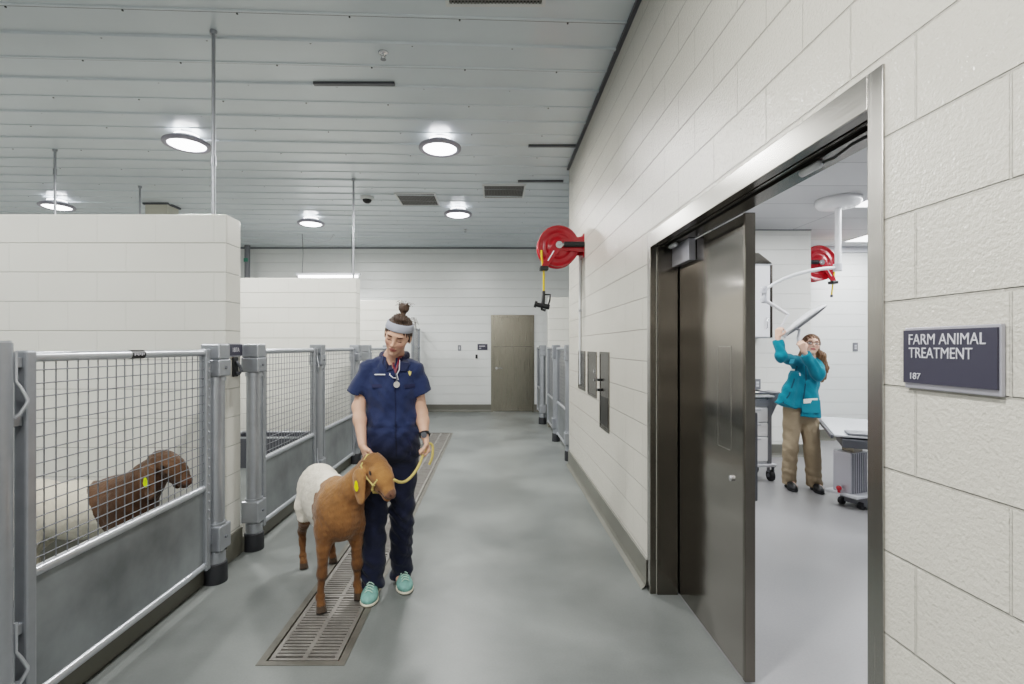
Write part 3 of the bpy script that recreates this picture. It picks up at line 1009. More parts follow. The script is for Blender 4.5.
# ================================================================== PENS: posts and gates
def post(x, y, label, top=1.535, r=0.052, side=1, group='galvanised pen posts', sleeves=True):
    o = thing('pen_post', label, 'post', (x, y, 0), group)
    MB().cyl((x, y, 0.05), (x, y, top - 0.004), r, seg=28).build('tube', M['galv'], o)
    w = 0.066
    if not sleeves:
        MB().lathe((x, y, 0), [(0.001, 0.13), (r + 0.012, 0.13), (r + 0.016, 0.12), (r + 0.018, 0.0)], seg=28).build('rubber_foot', M['rubber'], o)
        MB().cyl((x, y, top - 0.004), (x, y, top + 0.004), r - 0.004, seg=28).build('cap', M['galv_bright'], o)
        return o
    m = MB().box((x - w, y - w, top - 0.21), (x + w, y + w, top - 0.10)).box((x - w + 0.004, y - w + 0.004, top - 0.1), (x + w - 0.004, y + w - 0.004, top))
    m.cyl((x, y, top - 0.24), (x, y, top - 0.215), r + 0.008, seg=28)
    m.build('upper_sleeve', M['galv'], o, bevel=0.01)
    m = MB().box((x - w, y - w, 0.21), (x + w, y + w, 0.37))
    m.cyl((x, y, 0.13), (x, y, 0.20), r + 0.006, seg=28)
    m.cyl((x, y, 0.37), (x, y, 0.385), r + 0.01, seg=28)
    m.build('lower_sleeve', M['galv'], o, bevel=0.01)
    for zz in (top - 0.155, 0.29):
        MB().cyl((x + side * w, y, zz), (x + side * (w + 0.008), y, zz), 0.010, seg=6).build('bolt', M['galv_wire'], o)
    MB().lathe((x, y, 0), [(0.001, 0.13), (r + 0.012, 0.13), (r + 0.016, 0.12), (r + 0.018, 0.0)], seg=28).build('rubber_foot', M['rubber'], o)
    return o


def gate(x, y0, y1, label, tagged=False, latch_near=True, top=1.478, mid=0.638, bot=0.155, s=1, rivets=False):
    o = thing('pen_gate', label, 'gate', (x, (y0 + y1) / 2, 0), 'galvanised pen gates')
    R = 0.021
    MB().tube([(x, y0 + 0.03, top), (x, y1 - 0.03, top)], R, seg=16).build('top_rail', M['galv_bright'], o)
    MB().tube([(x, y0 + 0.03, mid), (x, y1 - 0.03, mid)], R, seg=16).build('middle_rail', M['galv_bright'], o)
    MB().tube([(x, y0 + 0.03, bot), (x, y1 - 0.03, bot)], R, seg=16).build('bottom_rail', M['galv_bright'], o)
    for ya, yb in ((y0, y0 + 0.045), (y1 - 0.045, y1)):
        st = MB().box((x - 0.026, ya, bot - 0.03), (x + 0.026, yb, top + 0.025)).build('stile', M['galv'], o, bevel=0.008)
    MB().box((x - 0.004, y0 + 0.04, bot + 0.01), (x + 0.004, y1 - 0.04, mid)).build('sheet_panel', M['galv_sheet'], o)
    m = MB()
    a, b = y0 + 0.045, y1 - 0.045
    n = round((b - a) / 0.054)
    wr = 0.0027
    for i in range(1, n):
        y = a + (b - a) * i / n
        m.tube([(x + 0.002, y, mid + 0.01), (x + 0.002, y, top - 0.01)], wr, seg=5, caps=False)
    n2 = round((top - mid) / 0.054)
    for i in range(1, n2):
        z = mid + (top - mid) * i / n2
        m.tube([(x + 0.007, a - 0.01, z), (x + 0.007, b + 0.01, z)], wr, seg=5, caps=False)
    for y in (a + 0.008, b - 0.008):
        m.tube([(x + 0.002, y, mid + 0.01), (x + 0.002, y, top - 0.01)], wr, seg=5, caps=False)
    m.build('wire_mesh', M['galv_wire'], o)
    yl = y0 if latch_near else y1
    sg = -1 if latch_near else 1
    MB().box((x - 0.04, min(yl + sg * 0.012, yl + sg * 0.046), bot), (x - 0.028, max(yl + sg * 0.012, yl + sg * 0.046), top)).build('slam_plate', M['galv'], o)
    # latch plates and bent drop rods in the gap between stile and post
    for zc in (top - 0.11, 0.36):
        la = MB()
        for dz in (0.09, -0.13):
            la.box((x - 0.012, min(yl, yl + sg * 0.050), zc + dz - 0.02), (x + 0.012, max(yl, yl + sg * 0.050), zc + dz + 0.02))
        la.box((x - 0.03, min(yl + sg * 0.035, yl + sg * 0.05), zc - 0.2), (x - 0.018, max(yl + sg * 0.035, yl + sg * 0.05), zc + 0.12))
        lo_ = la.build('latch', M['galv'], o, bevel=0.003)
        q = x + 0.02 * s
        MB().tube([(q, yl + sg * 0.035, zc + 0.13), (q, yl + sg * 0.035, zc + 0.02), (q + 0.01 * s, yl + sg * 0.026, zc - 0.005), (q + 0.022 * s, yl + sg * 0.012, zc - 0.05),
                   (q + 0.022 * s, yl + sg * 0.012, zc - 0.06), (q + 0.012 * s, yl + sg * 0.03, zc - 0.10), (q, yl + sg * 0.04, zc - 0.115)], 0.0065, seg=10).build('latch_rod', M['galv_bright'], lo_)
    yh = y1 if latch_near else y0
    if rivets:
        ry = yh - (0.024 if latch_near else -0.024)
        for i in range(n2 + 3):
            z = top - 0.06 - i * 0.054
            if z > bot + 0.02:
                MB().cyl((x + 0.026 * s, ry, z), (x + 0.031 * s, ry, z), 0.006, seg=8).build('rivet', M['galv_bright'], o)
    yo = yh + (0.05 if latch_near else -0.05)
    for zc in (top - 0.10, 0.30):
        MB().box((x - 0.015, min(yh, yo), zc - 0.03), (x + 0.015, max(yh, yo), zc + 0.03)).build('hinge', M['galv'], o)
    if tagged:
        yc = -x * -1
        y = 1.79 * FPX / (PX - 137.5)
        tg = MB().cyl((x, y - 0.045, top), (x, y + 0.045, top), R + 0.0015, seg=20).build('rail_sticker', M['black'], o)
        w_ = MB()
        for k in range(6):
            w_.box((x + R - 0.003, y - 0.035 + 0.012 * k, top - 0.006 + 0.004 * (k % 2)), (x + R + 0.0025, y - 0.029 + 0.012 * k, top + 0.006))
        w_.build('sticker_print', M['slate_light'], tg)
    return o


XL = -1.80
post(XL, 1.712, 'large plain galvanised post at the left edge of the picture', r=0.072, sleeves=False)
gate(XL, 1.836, 3.035, 'nearest galvanised pen gate, goat seen through its mesh', tagged=True, rivets=True)
post(XL, 3.13, 'galvanised post on the near side of the first partition end')
post(XL, 3.63, 'galvanised post just beyond the first partition end, left of the second gate')
gate(XL, 3.73, 4.84, 'second galvanised pen gate, mesh with a dark trough behind it', latch_near=False)
post(XL, 4.94, 'galvanised post between the second and third gates')
gate(XL, 5.05, 6.18, 'third galvanised pen gate, just left of the woman in navy')
post(XL, 6.29, 'galvanised post behind the shoulder of the woman in navy')
post(XL, 6.82, 'galvanised post beyond the second partition, behind the woman in navy')
gate(XL, 6.92, 8.05, 'galvanised pen gate hidden behind the woman in navy', latch_near=False)
post(XL, 8.15, 'galvanised post between the two hidden gates of the last pen')
gate(XL, 8.25, 9.4, 'last low pen gate before the third partition')
# tall gate by the back wall
o = thing('tall_gate', 'tall narrow galvanised gate seen just right of the woman in navy', 'gate', (-1.72, 10.8, 0))
m = MB()
for y in (10.25, 11.08):
    m.cyl((-1.72, y, 0.02), (-1.72, y, 1.92), 0.03, seg=14)
m.build('stile', M['galv'], o)
m = MB()
for z in (0.2, 0.7, 1.15, 1.5, 1.9):
    m.tube([(-1.72, 10.25, z), (-1.72, 11.08, z)], 0.018, seg=10)
m.build('rails', M['galv_bright'], o)
MB().box((-1.723, 10.27, 0.2), (-1.717, 11.06, 0.7)).build('sheet_panel', M['galv_sheet'], o)
m = MB()
for i in range(1, 15):
    m.tube([(-1.72, 10.25 + 0.055 * i, 0.7), (-1.72, 10.25 + 0.055 * i, 1.9)], 0.0027, seg=4, caps=False)
m.build('wire_mesh', M['galv_wire'], o)

XR = 1.0
post(XR + 0.0, 6.43, 'galvanised post at the corner of the right wall', side=-1, r=0.045)
gate(XR - 0.0, 6.54, 7.62, 'near galvanised gate on the right, just past the wall corner', s=-1)
post(XR - 0.01, 7.73, 'galvanised post between the two right-hand gates', side=-1, r=0.045)
gate(XR - 0.01, 7.84, 8.85, 'farther galvanised gate on the right, before the cream partition', s=-1)
post(XR - 0.05, 9.45, 'galvanised post beyond the right-hand partition, near the steel door', side=-1, r=0.06)
gate(XR - 0.04, 9.58, 10.6, 'farthest galvanised gate at right, beside the back steel door', s=-1)
# feed trough in the second pen
o = thing('feed_trough', 'low dark feed trough seen through the second gate', 'trough', (-2.9, 6.25, 0))
m = MB()
for x0, x1, y0, y1 in ((-3.35, -2.42, 6.02, 6.05), (-3.35, -2.42, 6.43, 6.46), (-3.35, -3.32, 6.05, 6.43), (-2.45, -2.42, 6.05, 6.43)):
    m.box((x0, y0, 0.0), (x1, y1, 0.37))
m.box((-3.32, 6.05, 0.1), (-2.45, 6.43, 0.13))
m.build('tub', M['grey_dark'], o, bevel=0.006)
m = MB()
m.tube([(-3.35, 6.03, 0.375), (-2.42, 6.03, 0.375), (-2.42, 6.45, 0.375), (-3.35, 6.45, 0.375)], 0.014, seg=8, closed=True)
m.build('rim', M['galv_bright'], o)

# ================================================================== FLOOR DRAIN
m = MB()
m.quad((gx0, gz0, -0.12), (gx1, gz0, -0.12), (gx1, gz1, -0.12), (gx0, gz1, -0.12))
m.quad((gx0, gz0, -0.12), (gx0, gz0, 0), (gx1, gz0, 0), (gx1, gz0, -0.12))
m.quad((gx0, gz1, -0.12), (gx0, gz1, 0), (gx1, gz1, 0), (gx1, gz1, -0.12))
m.quad((gx0, gz0, -0.12), (gx0, gz1, -0.12), (gx0, gz1, 0), (gx0, gz0, 0))
m.quad((gx1, gz0, -0.12), (gx1, gz1, -0.12), (gx1, gz1, 0), (gx1, gz0, 0))
m.build('floor_trench', M['dark'], kind='structure')
m = MB()
for x0, x1, y0, y1, zt in ((gx0 - 0.034, gx0 + 0.002, gz0 - 0.03, gz1 + 0.03, 0.003), (gx1 - 0.002, gx1 + 0.034, gz0 - 0.03, gz1 + 0.03, 0.003),
                       (gx0 + 0.002, gx1 - 0.002, gz0 - 0.03, gz0 + 0.002, 0.003), (gx0 + 0.002, gx1 - 0.002, gz1 - 0.002, gz1 + 0.03, 0.003)):
    m.box((x0, y0, -0.02), (x1, y1, zt))
m.build('trim_6', M['grate_frame'], kind='structure')
GL = 0.61
n_g = 10
for g in range(n_g):
    y0 = gz0 + 0.012 + g * GL
    lab = {0: 'nearest slotted steel drain grate in the floor, in front of the goat',
           1: 'second slotted drain grate, under the goat\'s front feet and the mint shoe',
           2: 'third slotted drain grate, between the goat\'s legs and the woman'}.get(g, 'slotted drain grate farther back in the floor trench behind the woman')
    o = thing('drain_grate', lab, 'drain', (gx0, y0, 0), 'slotted grates over the floor trench')
    m = MB()
    xa, xb = gx0 + 0.010, gx1 - 0.010
    y1 = y0 + GL - 0.006
    m.box((xa, y0, -0.02), (xa + 0.022, y1, 0.0)).box((xb - 0.022, y0, -0.02), (xb, y1, 0.0))
    m.box((xa + 0.022, y0, -0.02), (xb - 0.022, y0 + 0.016, 0)).box((xa + 0.022, y1 - 0.016, -0.02), (xb - 0.022, y1, 0))
    xc = (xa + xb) / 2
    m.box((xc - 0.011, y0 + 0.016, -0.02), (xc + 0.011, y1 - 0.016, 0.0))
    m.build('grate_frame', M['grate'], o)
    b = MB()
    nb = 22
    for i in range(1, nb):
        y = y0 + 0.016 + (y1 - y0 - 0.032) * i / nb
        for u0, u1 in ((xa + 0.022, xc - 0.011), (xc + 0.011, xb - 0.022)):
            b.box((u0, y - 0.0075, -0.018), (u1, y + 0.0075, -0.001))
    b.build('bars', M['grate'], o)

# ================================================================== SIGNS, PANELS, OUTLETS
o = thing('room_sign', 'dark slate sign reading FARM ANIMAL TREATMENT 187 beside the doorway', 'sign', (WX, 1.03, 1.49))
MB().box((WX - 0.010, 0.909, 1.424), (WX, 1.122, 1.562)).build('backplate', M['alu'], o, bevel=0.002)
MB().box((WX - 0.014, 0.912, 1.4365), (WX - 0.010, 1.121, 1.5555)).build('face', M['slate'], o)
xs = WX - 0.0146
text('FARM ANIMAL', 0.0335, (xs, 1.107, 1.5235), (0, -1, 0), (0, 0, 1), M['slate_light'], o, sx=0.81)
text('TREATMENT', 0.0335, (xs, 1.1055, 1.4935), (0, -1, 0), (0, 0, 1), M['slate_light'], o, sx=0.78)
text('187', 0.0205, (xs, 1.1055, 1.4455), (0, -1, 0), (0, 0, 1), M['slate_light'], o, sx=0.98)

o = thing('pen_sign', 'small dark number sign on the end of the first partition', 'sign', (-1.86, 3.46, 1.5))
MB().box((-1.86, 3.375, 1.445), (-1.848, 3.552, 1.537)).build('backplate', M['alu'], o)
MB().box((-1.848, 3.378, 1.452), (-1.845, 3.55, 1.532)).build('face', M['slate'], o)
text('187A', 0.045, (-1.8445, 3.41, 1.478), (0, 1, 0), (0, 0, 1), M['slate_light'], o, sx=1.0)
o = thing('wall_hook', 'black coat hook clip under the small sign on the partition end', 'hook', (-1.86, 3.46, 1.4))
MB().box((-1.86, 3.43, 1.30), (-1.845, 3.50, 1.44)).build('plate', M['black'], o, bevel=0.01)
MB().tube([(-1.845, 3.465, 1.41), (-1.82, 3.465, 1.38), (-1.81, 3.465, 1.34), (-1.825, 3.465, 1.32), (-1.845, 3.47, 1.33)], 0.010, seg=10).build('hook_arm', M['grey_dark'], o)

def wall_panel(y0, y1, z0, z1, kind, label):
    o = thing('wall_panel', label, 'panel', (WX, (y0 + y1) / 2, z0), 'steel panels set in the right wall')
    f = 0.02
    m = MB().box((WX - 0.008, y0, z0), (WX, y1, z0 + f)).box((WX - 0.008, y0, z1 - f), (WX, y1, z1)).box((WX - 0.008, y0, z0 + f), (WX, y0 + f, z1 - f)).box((WX - 0.008, y1 - f, z0 + f), (WX, y1, z1 - f))
    m.build('frame', M['steel'], o)
    MB().box((WX - 0.004, y0 + f, z0 + f), (WX - 0.001, y1 - f, z1 - f)).build('cover', M['steel'], o)
    if kind == 'louver':
        m = MB()
        n = int((z1 - z0 - 0.06) / 0.022)
        for i in range(n):
            z = z0 + 0.04 + 0.022 * i
            m.box((WX - 0.010, y0 + 0.035, z), (WX - 0.004, y1 - 0.035, z + 0.009))
        m.build('louvres', M['steel_dark'], o)
    elif kind == 'flat':
        m = MB().cyl((WX - 0.004, y0 + 0.07, (z0 + z1) / 2 + 0.03), (WX - 0.014, y0 + 0.07, (z0 + z1) / 2 + 0.03), 0.014, seg=14)
        m.cyl((WX - 0.004, y0 + 0.07, (z0 + z1) / 2 - 0.05), (WX - 0.014, y0 + 0.07, (z0 + z1) / 2 - 0.05), 0.014, seg=14)
        m.build('lock', M['chrome'], o)
    else:
        zs = z0 + (z1 - z0) * 0.42
        MB().box((WX - 0.007, y0 + 0.035, z0 + 0.04), (WX - 0.004, y1 - 0.035, zs)).build('lower_window', M['steel_dark'], o)
        m = MB()
        for z in (zs + 0.04, zs + 0.13):
            m.box((WX - 0.035, y1 - 0.05, z), (WX - 0.004, y1 + 0.01, z + 0.022))
        m.build('latch', M['black'], o, bevel=0.003)


wall_panel(5.09, 5.49, 1.045, 1.465, 'louver', 'louvred steel wall panel, farthest of the three on the right wall')
wall_panel(4.53, 4.95, 1.03, 1.465, 'flat', 'plain steel wall panel between the louvred and the tall one')
wall_panel(4.03, 4.38, 0.79, 1.468, 'tall', 'tallest steel wall panel with two black latches, nearest the doorway')

def outlet(x, y, z, w, h, label, name='switch_plate', m='grey', cat='switch', dx=(1, 0)):
    o = thing(name, label, cat, (x, y, z))
    MB().box((x - w / 2, y - 0.012, z - h / 2), (x + w / 2, y, z + h / 2)).build('plate', M[m], o, bevel=0.003)
    MB().box((x - w / 5, y - 0.018, z - h / 4), (x + w / 5, y - 0.012, z - 0.005)).box((x - w / 5, y - 0.018, z + 0.005), (x + w / 5, y - 0.012, z + h / 4)).build('rocker', M['white_grey'], o)


p = at(459.5, 348, ZB); outlet(p.x, ZB, p.z, 0.075, 0.13, 'small grey switch plate on the back wall, left of the black clip')
o = thing('door_sign', 'small slate sign on the back wall beside the steel door', 'sign', (at(482.5, 347, ZB).x, ZB, 1.5))
p = at(482.5, 347, ZB)
MB().box((p.x - 0.115, ZB - 0.012, p.z - 0.07), (p.x + 0.115, ZB, p.z + 0.07)).build('face', M['slate'], o)
MB().box((p.x - 0.08, ZB - 0.014, p.z + 0.01), (p.x + 0.06, ZB - 0.012, p.z + 0.03)).box((p.x - 0.08, ZB - 0.014, p.z - 0.035), (p.x - 0.03, ZB - 0.012, p.z - 0.02)).build('lettering', M['slate_light'], o)
p = at(476.5, 356.5, ZB)
o = thing('wall_hook', 'tiny black clip on the back wall below the slate sign', 'hook', (p.x, ZB, p.z))
MB().box((p.x - 0.025, ZB - 0.01, p.z - 0.045), (p.x + 0.025, ZB, p.z + 0.045)).build('plate', M['black'], o, bevel=0.004)
MB().tube([(p.x, ZB - 0.01, p.z + 0.02), (p.x, ZB - 0.04, p.z), (p.x, ZB - 0.04, p.z - 0.03), (p.x, ZB - 0.012, p.z - 0.035)], 0.008, seg=8).build('hook_arm', M['black'], o)
p = at(855, 347, 7.83); outlet(p.x, 7.83, p.z, 0.08, 0.14, 'grey switch plate on the treatment room wall, right of the woman in teal')
p = at(757, 384, 6.66); outlet(p.x, 6.66, p.z, 0.09, 0.14, 'grey outlet box on the treatment room wall above the cart', 'outlet_box', cat='outlet')

# ================================================================== HOSE REELS
def reel(c, r, side, label, wall_x, nozzle):
    """disc axis runs along the corridor; side=+1: wall is on the right"""
    c = Vector(c)
    o = thing('hose_reel', label, 'hose reel', c, 'red wall hose reels')
    fy = c.y - 0.075
    for yy, sg in ((fy, -1), (c.y + 0.075, 1)):
        prof = [(0.001, 0.020), (r * 0.36, 0.020), (r * 0.41, 0.003), (r * 0.60, 0.003), (r * 0.62, 0.010), (r * 0.65, 0.010), (r * 0.71, 0.003), (r * 0.92, 0.003), (r * 0.97, 0.016), (r, 0.008), (r, -0.008), (0.001, -0.008)]
        MB().lathe((c.x, yy, c.z), [(a, b * -sg) for a, b in prof], axis=(0, -1, 0) if sg < 0 else (0, -1, 0), seg=56).build('side_disc', M['red'], o)
    sp = MB().cyl((c.x, fy + 0.012, c.z), (c.x, c.y + 0.063, c.z), r * 0.5, seg=32).build('drum', M['red_dark'], o)
    m = MB()
    for i in range(7):
        y = fy + 0.022 + i * 0.018
        m.tube([(c.x + (r * 0.80) * math.cos(a), y, c.z + (r * 0.80) * math.sin(a)) for a in [2 * math.pi * k / 36 for k in range(36)]], 0.010, seg=6, closed=True)
    m.build('coiled_hose', M['yellow'], o)
    # bracket: two arms from hub to the wall plate
    for yy in (fy - 0.035, c.y + 0.11):
        MB().prism([(c.x - side * 0.045, yy, c.z + 0.055), (wall_x, yy, c.z + 0.10), (wall_x, yy, c.z - 0.07), (c.x - side * 0.03, yy, c.z - 0.05)], (0, 0.012, 0)).build('mount_arm', M['red'], o, bevel=0.003)
    MB().box((min(wall_x, wall_x - side * 0.012), fy - 0.07, c.z - 0.13), (max(wall_x, wall_x - side * 0.012), c.y + 0.14, c.z + 0.12)).build('wall_plate', M['red'], o, bevel=0.003)
    m = MB().cyl((c.x, fy - 0.075, c.z), (c.x, fy, c.z), 0.038, seg=20)
    m.cyl((c.x, fy - 0.062, c.z + 0.005), (c.x + side * 0.05, fy - 0.062, c.z + 0.005), 0.016, seg=14)
    m.build('swivel', M['chrome'], o)
    MB().tube([(c.x + side * 0.05, fy - 0.062, c.z + 0.005), (wall_x, fy - 0.062, c.z + 0.005)], 0.030, seg=14).build('inlet_hose', M['black'], o)
    # guide arm, down and away from the wall
    e = Vector((c.x - side * r * 0.72, fy - 0.065, c.z - r * 1.06))
    d = (e - Vector((c.x, fy - 0.05, c.z + 0.02)))
    n = Vector((d.z, 0, -d.x)).normalized()
    a0 = Vector((c.x, fy - 0.065, c.z + 0.03))
    m = MB().prism([a0 + n * 0.055, e + n * 0.030, e - n * 0.030, a0 - n * 0.055], (0, 0.03, 0))
    g = m.build('guide_arm', M['red'], o, bevel=0.004)
    text('REEL', 0.035, a0.lerp(e, 0.62) + Vector((0, -0.002, 0)) - n * 0.0, (-d).normalized() if side > 0 else (-d).normalized(), n if n.z > 0 else -n, M['badge'], g, sx=0.9) if False else None
    m = MB()
    m.tube([a0.lerp(e, q) + Vector((0, -0.003, 0)) for q in (0.35, 0.75)], 0.006, seg=6)
    m.build('arm_decal', M['badge'], g)
    MB().box((e.x - 0.045, e.y - 0.02, e.z - 0.035), (e.x + 0.045, e.y + 0.09, e.z + 0.01)).build('roller_guide', M['black'], o, bevel=0.01)
    hx = e.x + 0.0
    hy = e.y + 0.045
    ze = e.z - (0.26 if nozzle else 0.19)
    top = Vector((c.x - side * r * 0.82, hy, c.z - 0.05))
    MB().tube([top, (top.x, hy, c.z - 0.12), (hx - side * 0.01, hy, e.z + 0.02), (hx, hy, e.z - 0.05), (hx + (0 if nozzle else -0.015), hy, ze)], 0.011, seg=10).build('hose', M['yellow'], o)
    if nozzle:
        z = ze
        m = MB()
        m.cyl((hx, hy, z + 0.01), (hx, hy, z - 0.035), 0.016, seg=12)
        m.tube([(hx, hy, z - 0.03), (hx - 0.005, hy, z - 0.09), (hx - 0.012, hy, z - 0.15)], [0.017, 0.02, 0.022], seg=12)
        m.cyl((hx - 0.085, hy, z - 0.135), (hx + 0.06, hy, z - 0.165), 0.024, 0.028, seg=14)
        m.cyl((hx - 0.10, hy, z - 0.13), (hx - 0.075, hy, z - 0.137), 0.036, seg=14)
        m.tube([(hx + 0.01, hy, z - 0.03), (hx + 0.07, hy, z - 0.03), (hx + 0.065, hy, z - 0.09), (hx + 0.045, hy, z - 0.155)], 0.009, seg=8)
        m.tube([(hx - 0.03, hy, z - 0.12), (hx - 0.02, hy, z - 0.19), (hx + 0.02, hy, z - 0.2)], 0.014, seg=8)
        m.build('spray_nozzle', M['black'], o)
    else:
        MB().cyl((hx - 0.015, hy, ze), (hx - 0.016, hy, ze - 0.035), 0.018, seg=12).build('hose_end', M['grey_dark'], o)
    return o


pc = at(557.5, 247.5, 5.29)
reel(pc, 0.222, 1, 'big red hose reel with yellow hose and black nozzle on the corridor wall', WX, True)
pc = at(815.5, 264, 7.2)
reel(pc, 0.262, -1, 'red hose reel half hidden by the treatment room wall corner', 4.36, False)

# ================================================================== TREATMENT ROOM CONTENTS
for (x0, x1, y0, y1, lb) in ((4.06, 4.67, 4.35, 5.57, 'bright ceiling light panel right of the lamp mount'),
                             (5.34, 5.95, 6.2, 7.42, 'bright ceiling light panel at the far alcove wall'),
                             (2.84, 3.45, 1.9, 3.12, 'ceiling light panel above the near part of the treatment room'),
                             (5.3, 5.91, 2.5, 3.72, 'ceiling light panel far right in the treatment room'),
                             (1.7, 2.31, 4.35, 5.57, 'ceiling light panel behind the sliding door'),
                             (3.2, 3.81, -0.6, 0.62, 'ceiling light panel at the near end of the treatment room')):
    o = thing('light_panel', lb, 'light', ((x0 + x1) / 2, (y0 + y1) / 2, TH), 'recessed ceiling light panels of the treatment room')
    f = 0.02
    MB().box((x0, y0, TH - 0.008), (x1, y0 + f, TH)).box((x0, y1 - f, TH - 0.008), (x1, y1, TH)).box((x0, y0 + f, TH - 0.008), (x0 + f, y1 - f, TH)).box((x1 - f, y0 + f, TH - 0.008), (x1, y1 - f, TH)).build('frame', M['white'], o)
    MB().box((x0 + f, y0 + f, TH - 0.005), (x1 - f, y1 - f, TH - 0.001)).build('diffuser', M['panel'], o)
    L = bpy.data.lights.new('troffer_lamp', 'AREA'); L.shape = 'RECTANGLE'; L.size = 0.56; L.size_y = 1.16; L.energy = 30
    L.color = (0.97, 0.985, 1.0)
    lo = bpy.data.objects.new('troffer_lamp', L); COL.objects.link(lo); lo.location = ((x0 + x1) / 2, (y0 + y1) / 2, TH - 0.012)

# wall cabinet with sloping steel top
x0, x1, y0, y1 = 2.75, 3.64, 6.33, 6.655
o = thing('wall_cabinet', 'white wall cabinet with a sloping steel top above the cart', 'cabinet', (3.2, y1, 1.62))
MB().box((x0, y0 + 0.02, 1.625), (x1, y1, 2.60)).build('body', M['white_grey'], o)
for xa, xb in ((x0 + 0.006, (x0 + x1) / 2 - 0.003), ((x0 + x1) / 2 + 0.003, x1 - 0.03)):
    dd_ = MB().box((xa, y0 - 0.002, 1.64), (xb, y0 + 0.018, 2.565)).build('door', M['white'], o, bevel=0.004)
    MB().tube([(xb - 0.05, y0 - 0.002, 1.75), (xb - 0.05, y0 - 0.03, 1.76), (xb - 0.05, y0 - 0.03, 1.88), (xb - 0.05, y0 - 0.002, 1.89)], 0.006, seg=8).build('handle', M['chrome'], dd_)
MB().prism([(x0, y0, 2.60), (x0, y1, 2.60), (x0, y1, 2.80), ], (x1 - x0, 0, 0)).build('sloped_top', M['steel'], o)
MB().box((x1 - 0.02, y0 - 0.003, 1.63), (x1 + 0.001, y0 + 0.02, 2.58)).build('edge_shade', M['steel_dark'], o)  # dark strip standing in for the shadow at the cabinet's right edge

# supply cart
x0, x1, y0, y1 = 2.62, 3.10, 5.42, 5.80
cart = thing('supply_cart', 'white wheeled supply cart with drawers behind the sliding door', 'cart', (2.9, 5.6, 0))
MB().box((x0, y0 + 0.01, 0.20), (x1, y1, 0.93)).build('body', M['white_grey'], cart, bevel=0.008)
MB().box((x1 - 0.035, y0 - 0.002, 0.20), (x1 + 0.012, y0 + 0.02, 0.95)).box((x0 - 0.012, y0 - 0.002, 0.20), (x0 + 0.035, y0 + 0.02, 0.95)).build('corner_post', M['grey'], cart, bevel=0.006)
for z0, z1 in ((0.23, 0.50), (0.51, 0.66), (0.67, 0.83)):
    dr = MB().box((x0 + 0.04, y0 - 0.012, z0), (x1 - 0.04, y0 + 0.012, z1)).build('drawer', M['white'], cart, bevel=0.006)
    MB().box((x0 + 0.12, y0 - 0.022, z1 - 0.03), (x1 - 0.12, y0 - 0.01, z1 - 0.012)).build('drawer_pull', M['white_grey'], dr)
MB().box((x0 + 0.03, y0 - 0.012, 0.85), (x1 - 0.03, y0 + 0.01, 0.92)).build('lock_rail', M['grey'], cart)
MB().box((x0 - 0.03, y0 - 0.03, 0.945), (x1 + 0.03, y1 + 0.02, 0.965)).build('worktop', M['white'], cart, bevel=0.01)
MB().tube([(x0 - 0.03, y0 - 0.03, 0.99), (x1 + 0.03, y0 - 0.03, 0.99), (x1 + 0.05, y1, 0.99), (x0 - 0.03, y1, 0.99)], 0.011, seg=8, closed=True).build('guard_rail', M['grey_dark'], cart)
MB().prism([(x1 + 0.012, y0 + 0.05, 0.98), (x1 + 0.14, y0 + 0.05, 1.0), (x1 + 0.12, y0 + 0.05, 0.90), (x1 + 0.03, y0 + 0.05, 0.70), (x1 + 0.012, y0 + 0.05, 0.70)], (0, 0.24, 0)).build('side_bin', M['grey'], cart, bevel=0.006)
MB().box((x0 - 0.02, y0 - 0.02, 0.165), (x1 + 0.06, y1 + 0.02, 0.20)).build('base', M['white_grey'], cart, bevel=0.012)
for x in (x0 + 0.03, x1 + 0.02):
    for y in (y0 + 0.02, y1 - 0.02):
        w = MB().cyl((x - 0.02, y + 0.02, 0.062), (x + 0.02, y + 0.02, 0.062), 0.062, seg=20).build('castor', M['rubber'], cart)
        MB().box((x - 0.03, y - 0.005, 0.10), (x - 0.022, y + 0.045, 0.165)).box((x + 0.022, y - 0.005, 0.10), (x + 0.03, y + 0.045, 0.165)).cyl((x - 0.03, y + 0.02, 0.062), (x + 0.03, y + 0.02, 0.062), 0.02, seg=12).build('castor_fork', M['grey'], w)
pp = MB().obox((2.98, 5.55, 0.975), (1, 0.1, 0), (-0.1, 1, 0), (0, 0, 1), 0.2, 0.26, 0.014).build('paper_stack', M['paper'])
props(pp, 'white stack of papers lying on top of the supply cart', 'papers')

# operating table
tb = thing('exam_table', 'stainless lift exam table with a pale top, cut off by the door jamb', 'table', (3.5, 4.6, 0))
u = Vector((0.48, 0.877, 0)); v = Vector((0.877, -0.48, 0)); zt = 0.72
c0 = Vector((3.04, 4.33, zt))
L_, W_ = 1.25, 0.62
cc = c0 + u * L_ / 2 + v * W_ / 2
MB().obox(cc, u, v, (0, 0, 1), L_, W_, 0.022).build('tabletop', mat('pale_steel_top', srgb(222, 225, 230), 0.2, 0.3), tb, bevel=0.008)
m = MB()
m.obox(cc + v * (-W_ / 2 - 0.012) + Vector((0, 0, -0.012)), u, v, (0, 0, 1), L_, 0.022, 0.03)
m.obox(cc + v * (W_ / 2 + 0.012) + Vector((0, 0, -0.012)), u, v, (0, 0, 1), L_, 0.022, 0.03)
m.build('side_rail', M['grey_dark'], tb, bevel=0.003)
MB().obox(c0 + u * 0.10 + v * 0.28 + Vector((0, 0, 0.02)), u, v, (0, 0, 1), 0.2, 0.36, 0.022).build('head_pad', M['grey'], tb, bevel=0.008)
m = MB().obox(c0 + u * 0.18 + v * W_ / 2 + Vector((0, 0, -0.062)), u, v, (0, 0, 1), 0.40, 0.5, 0.075)
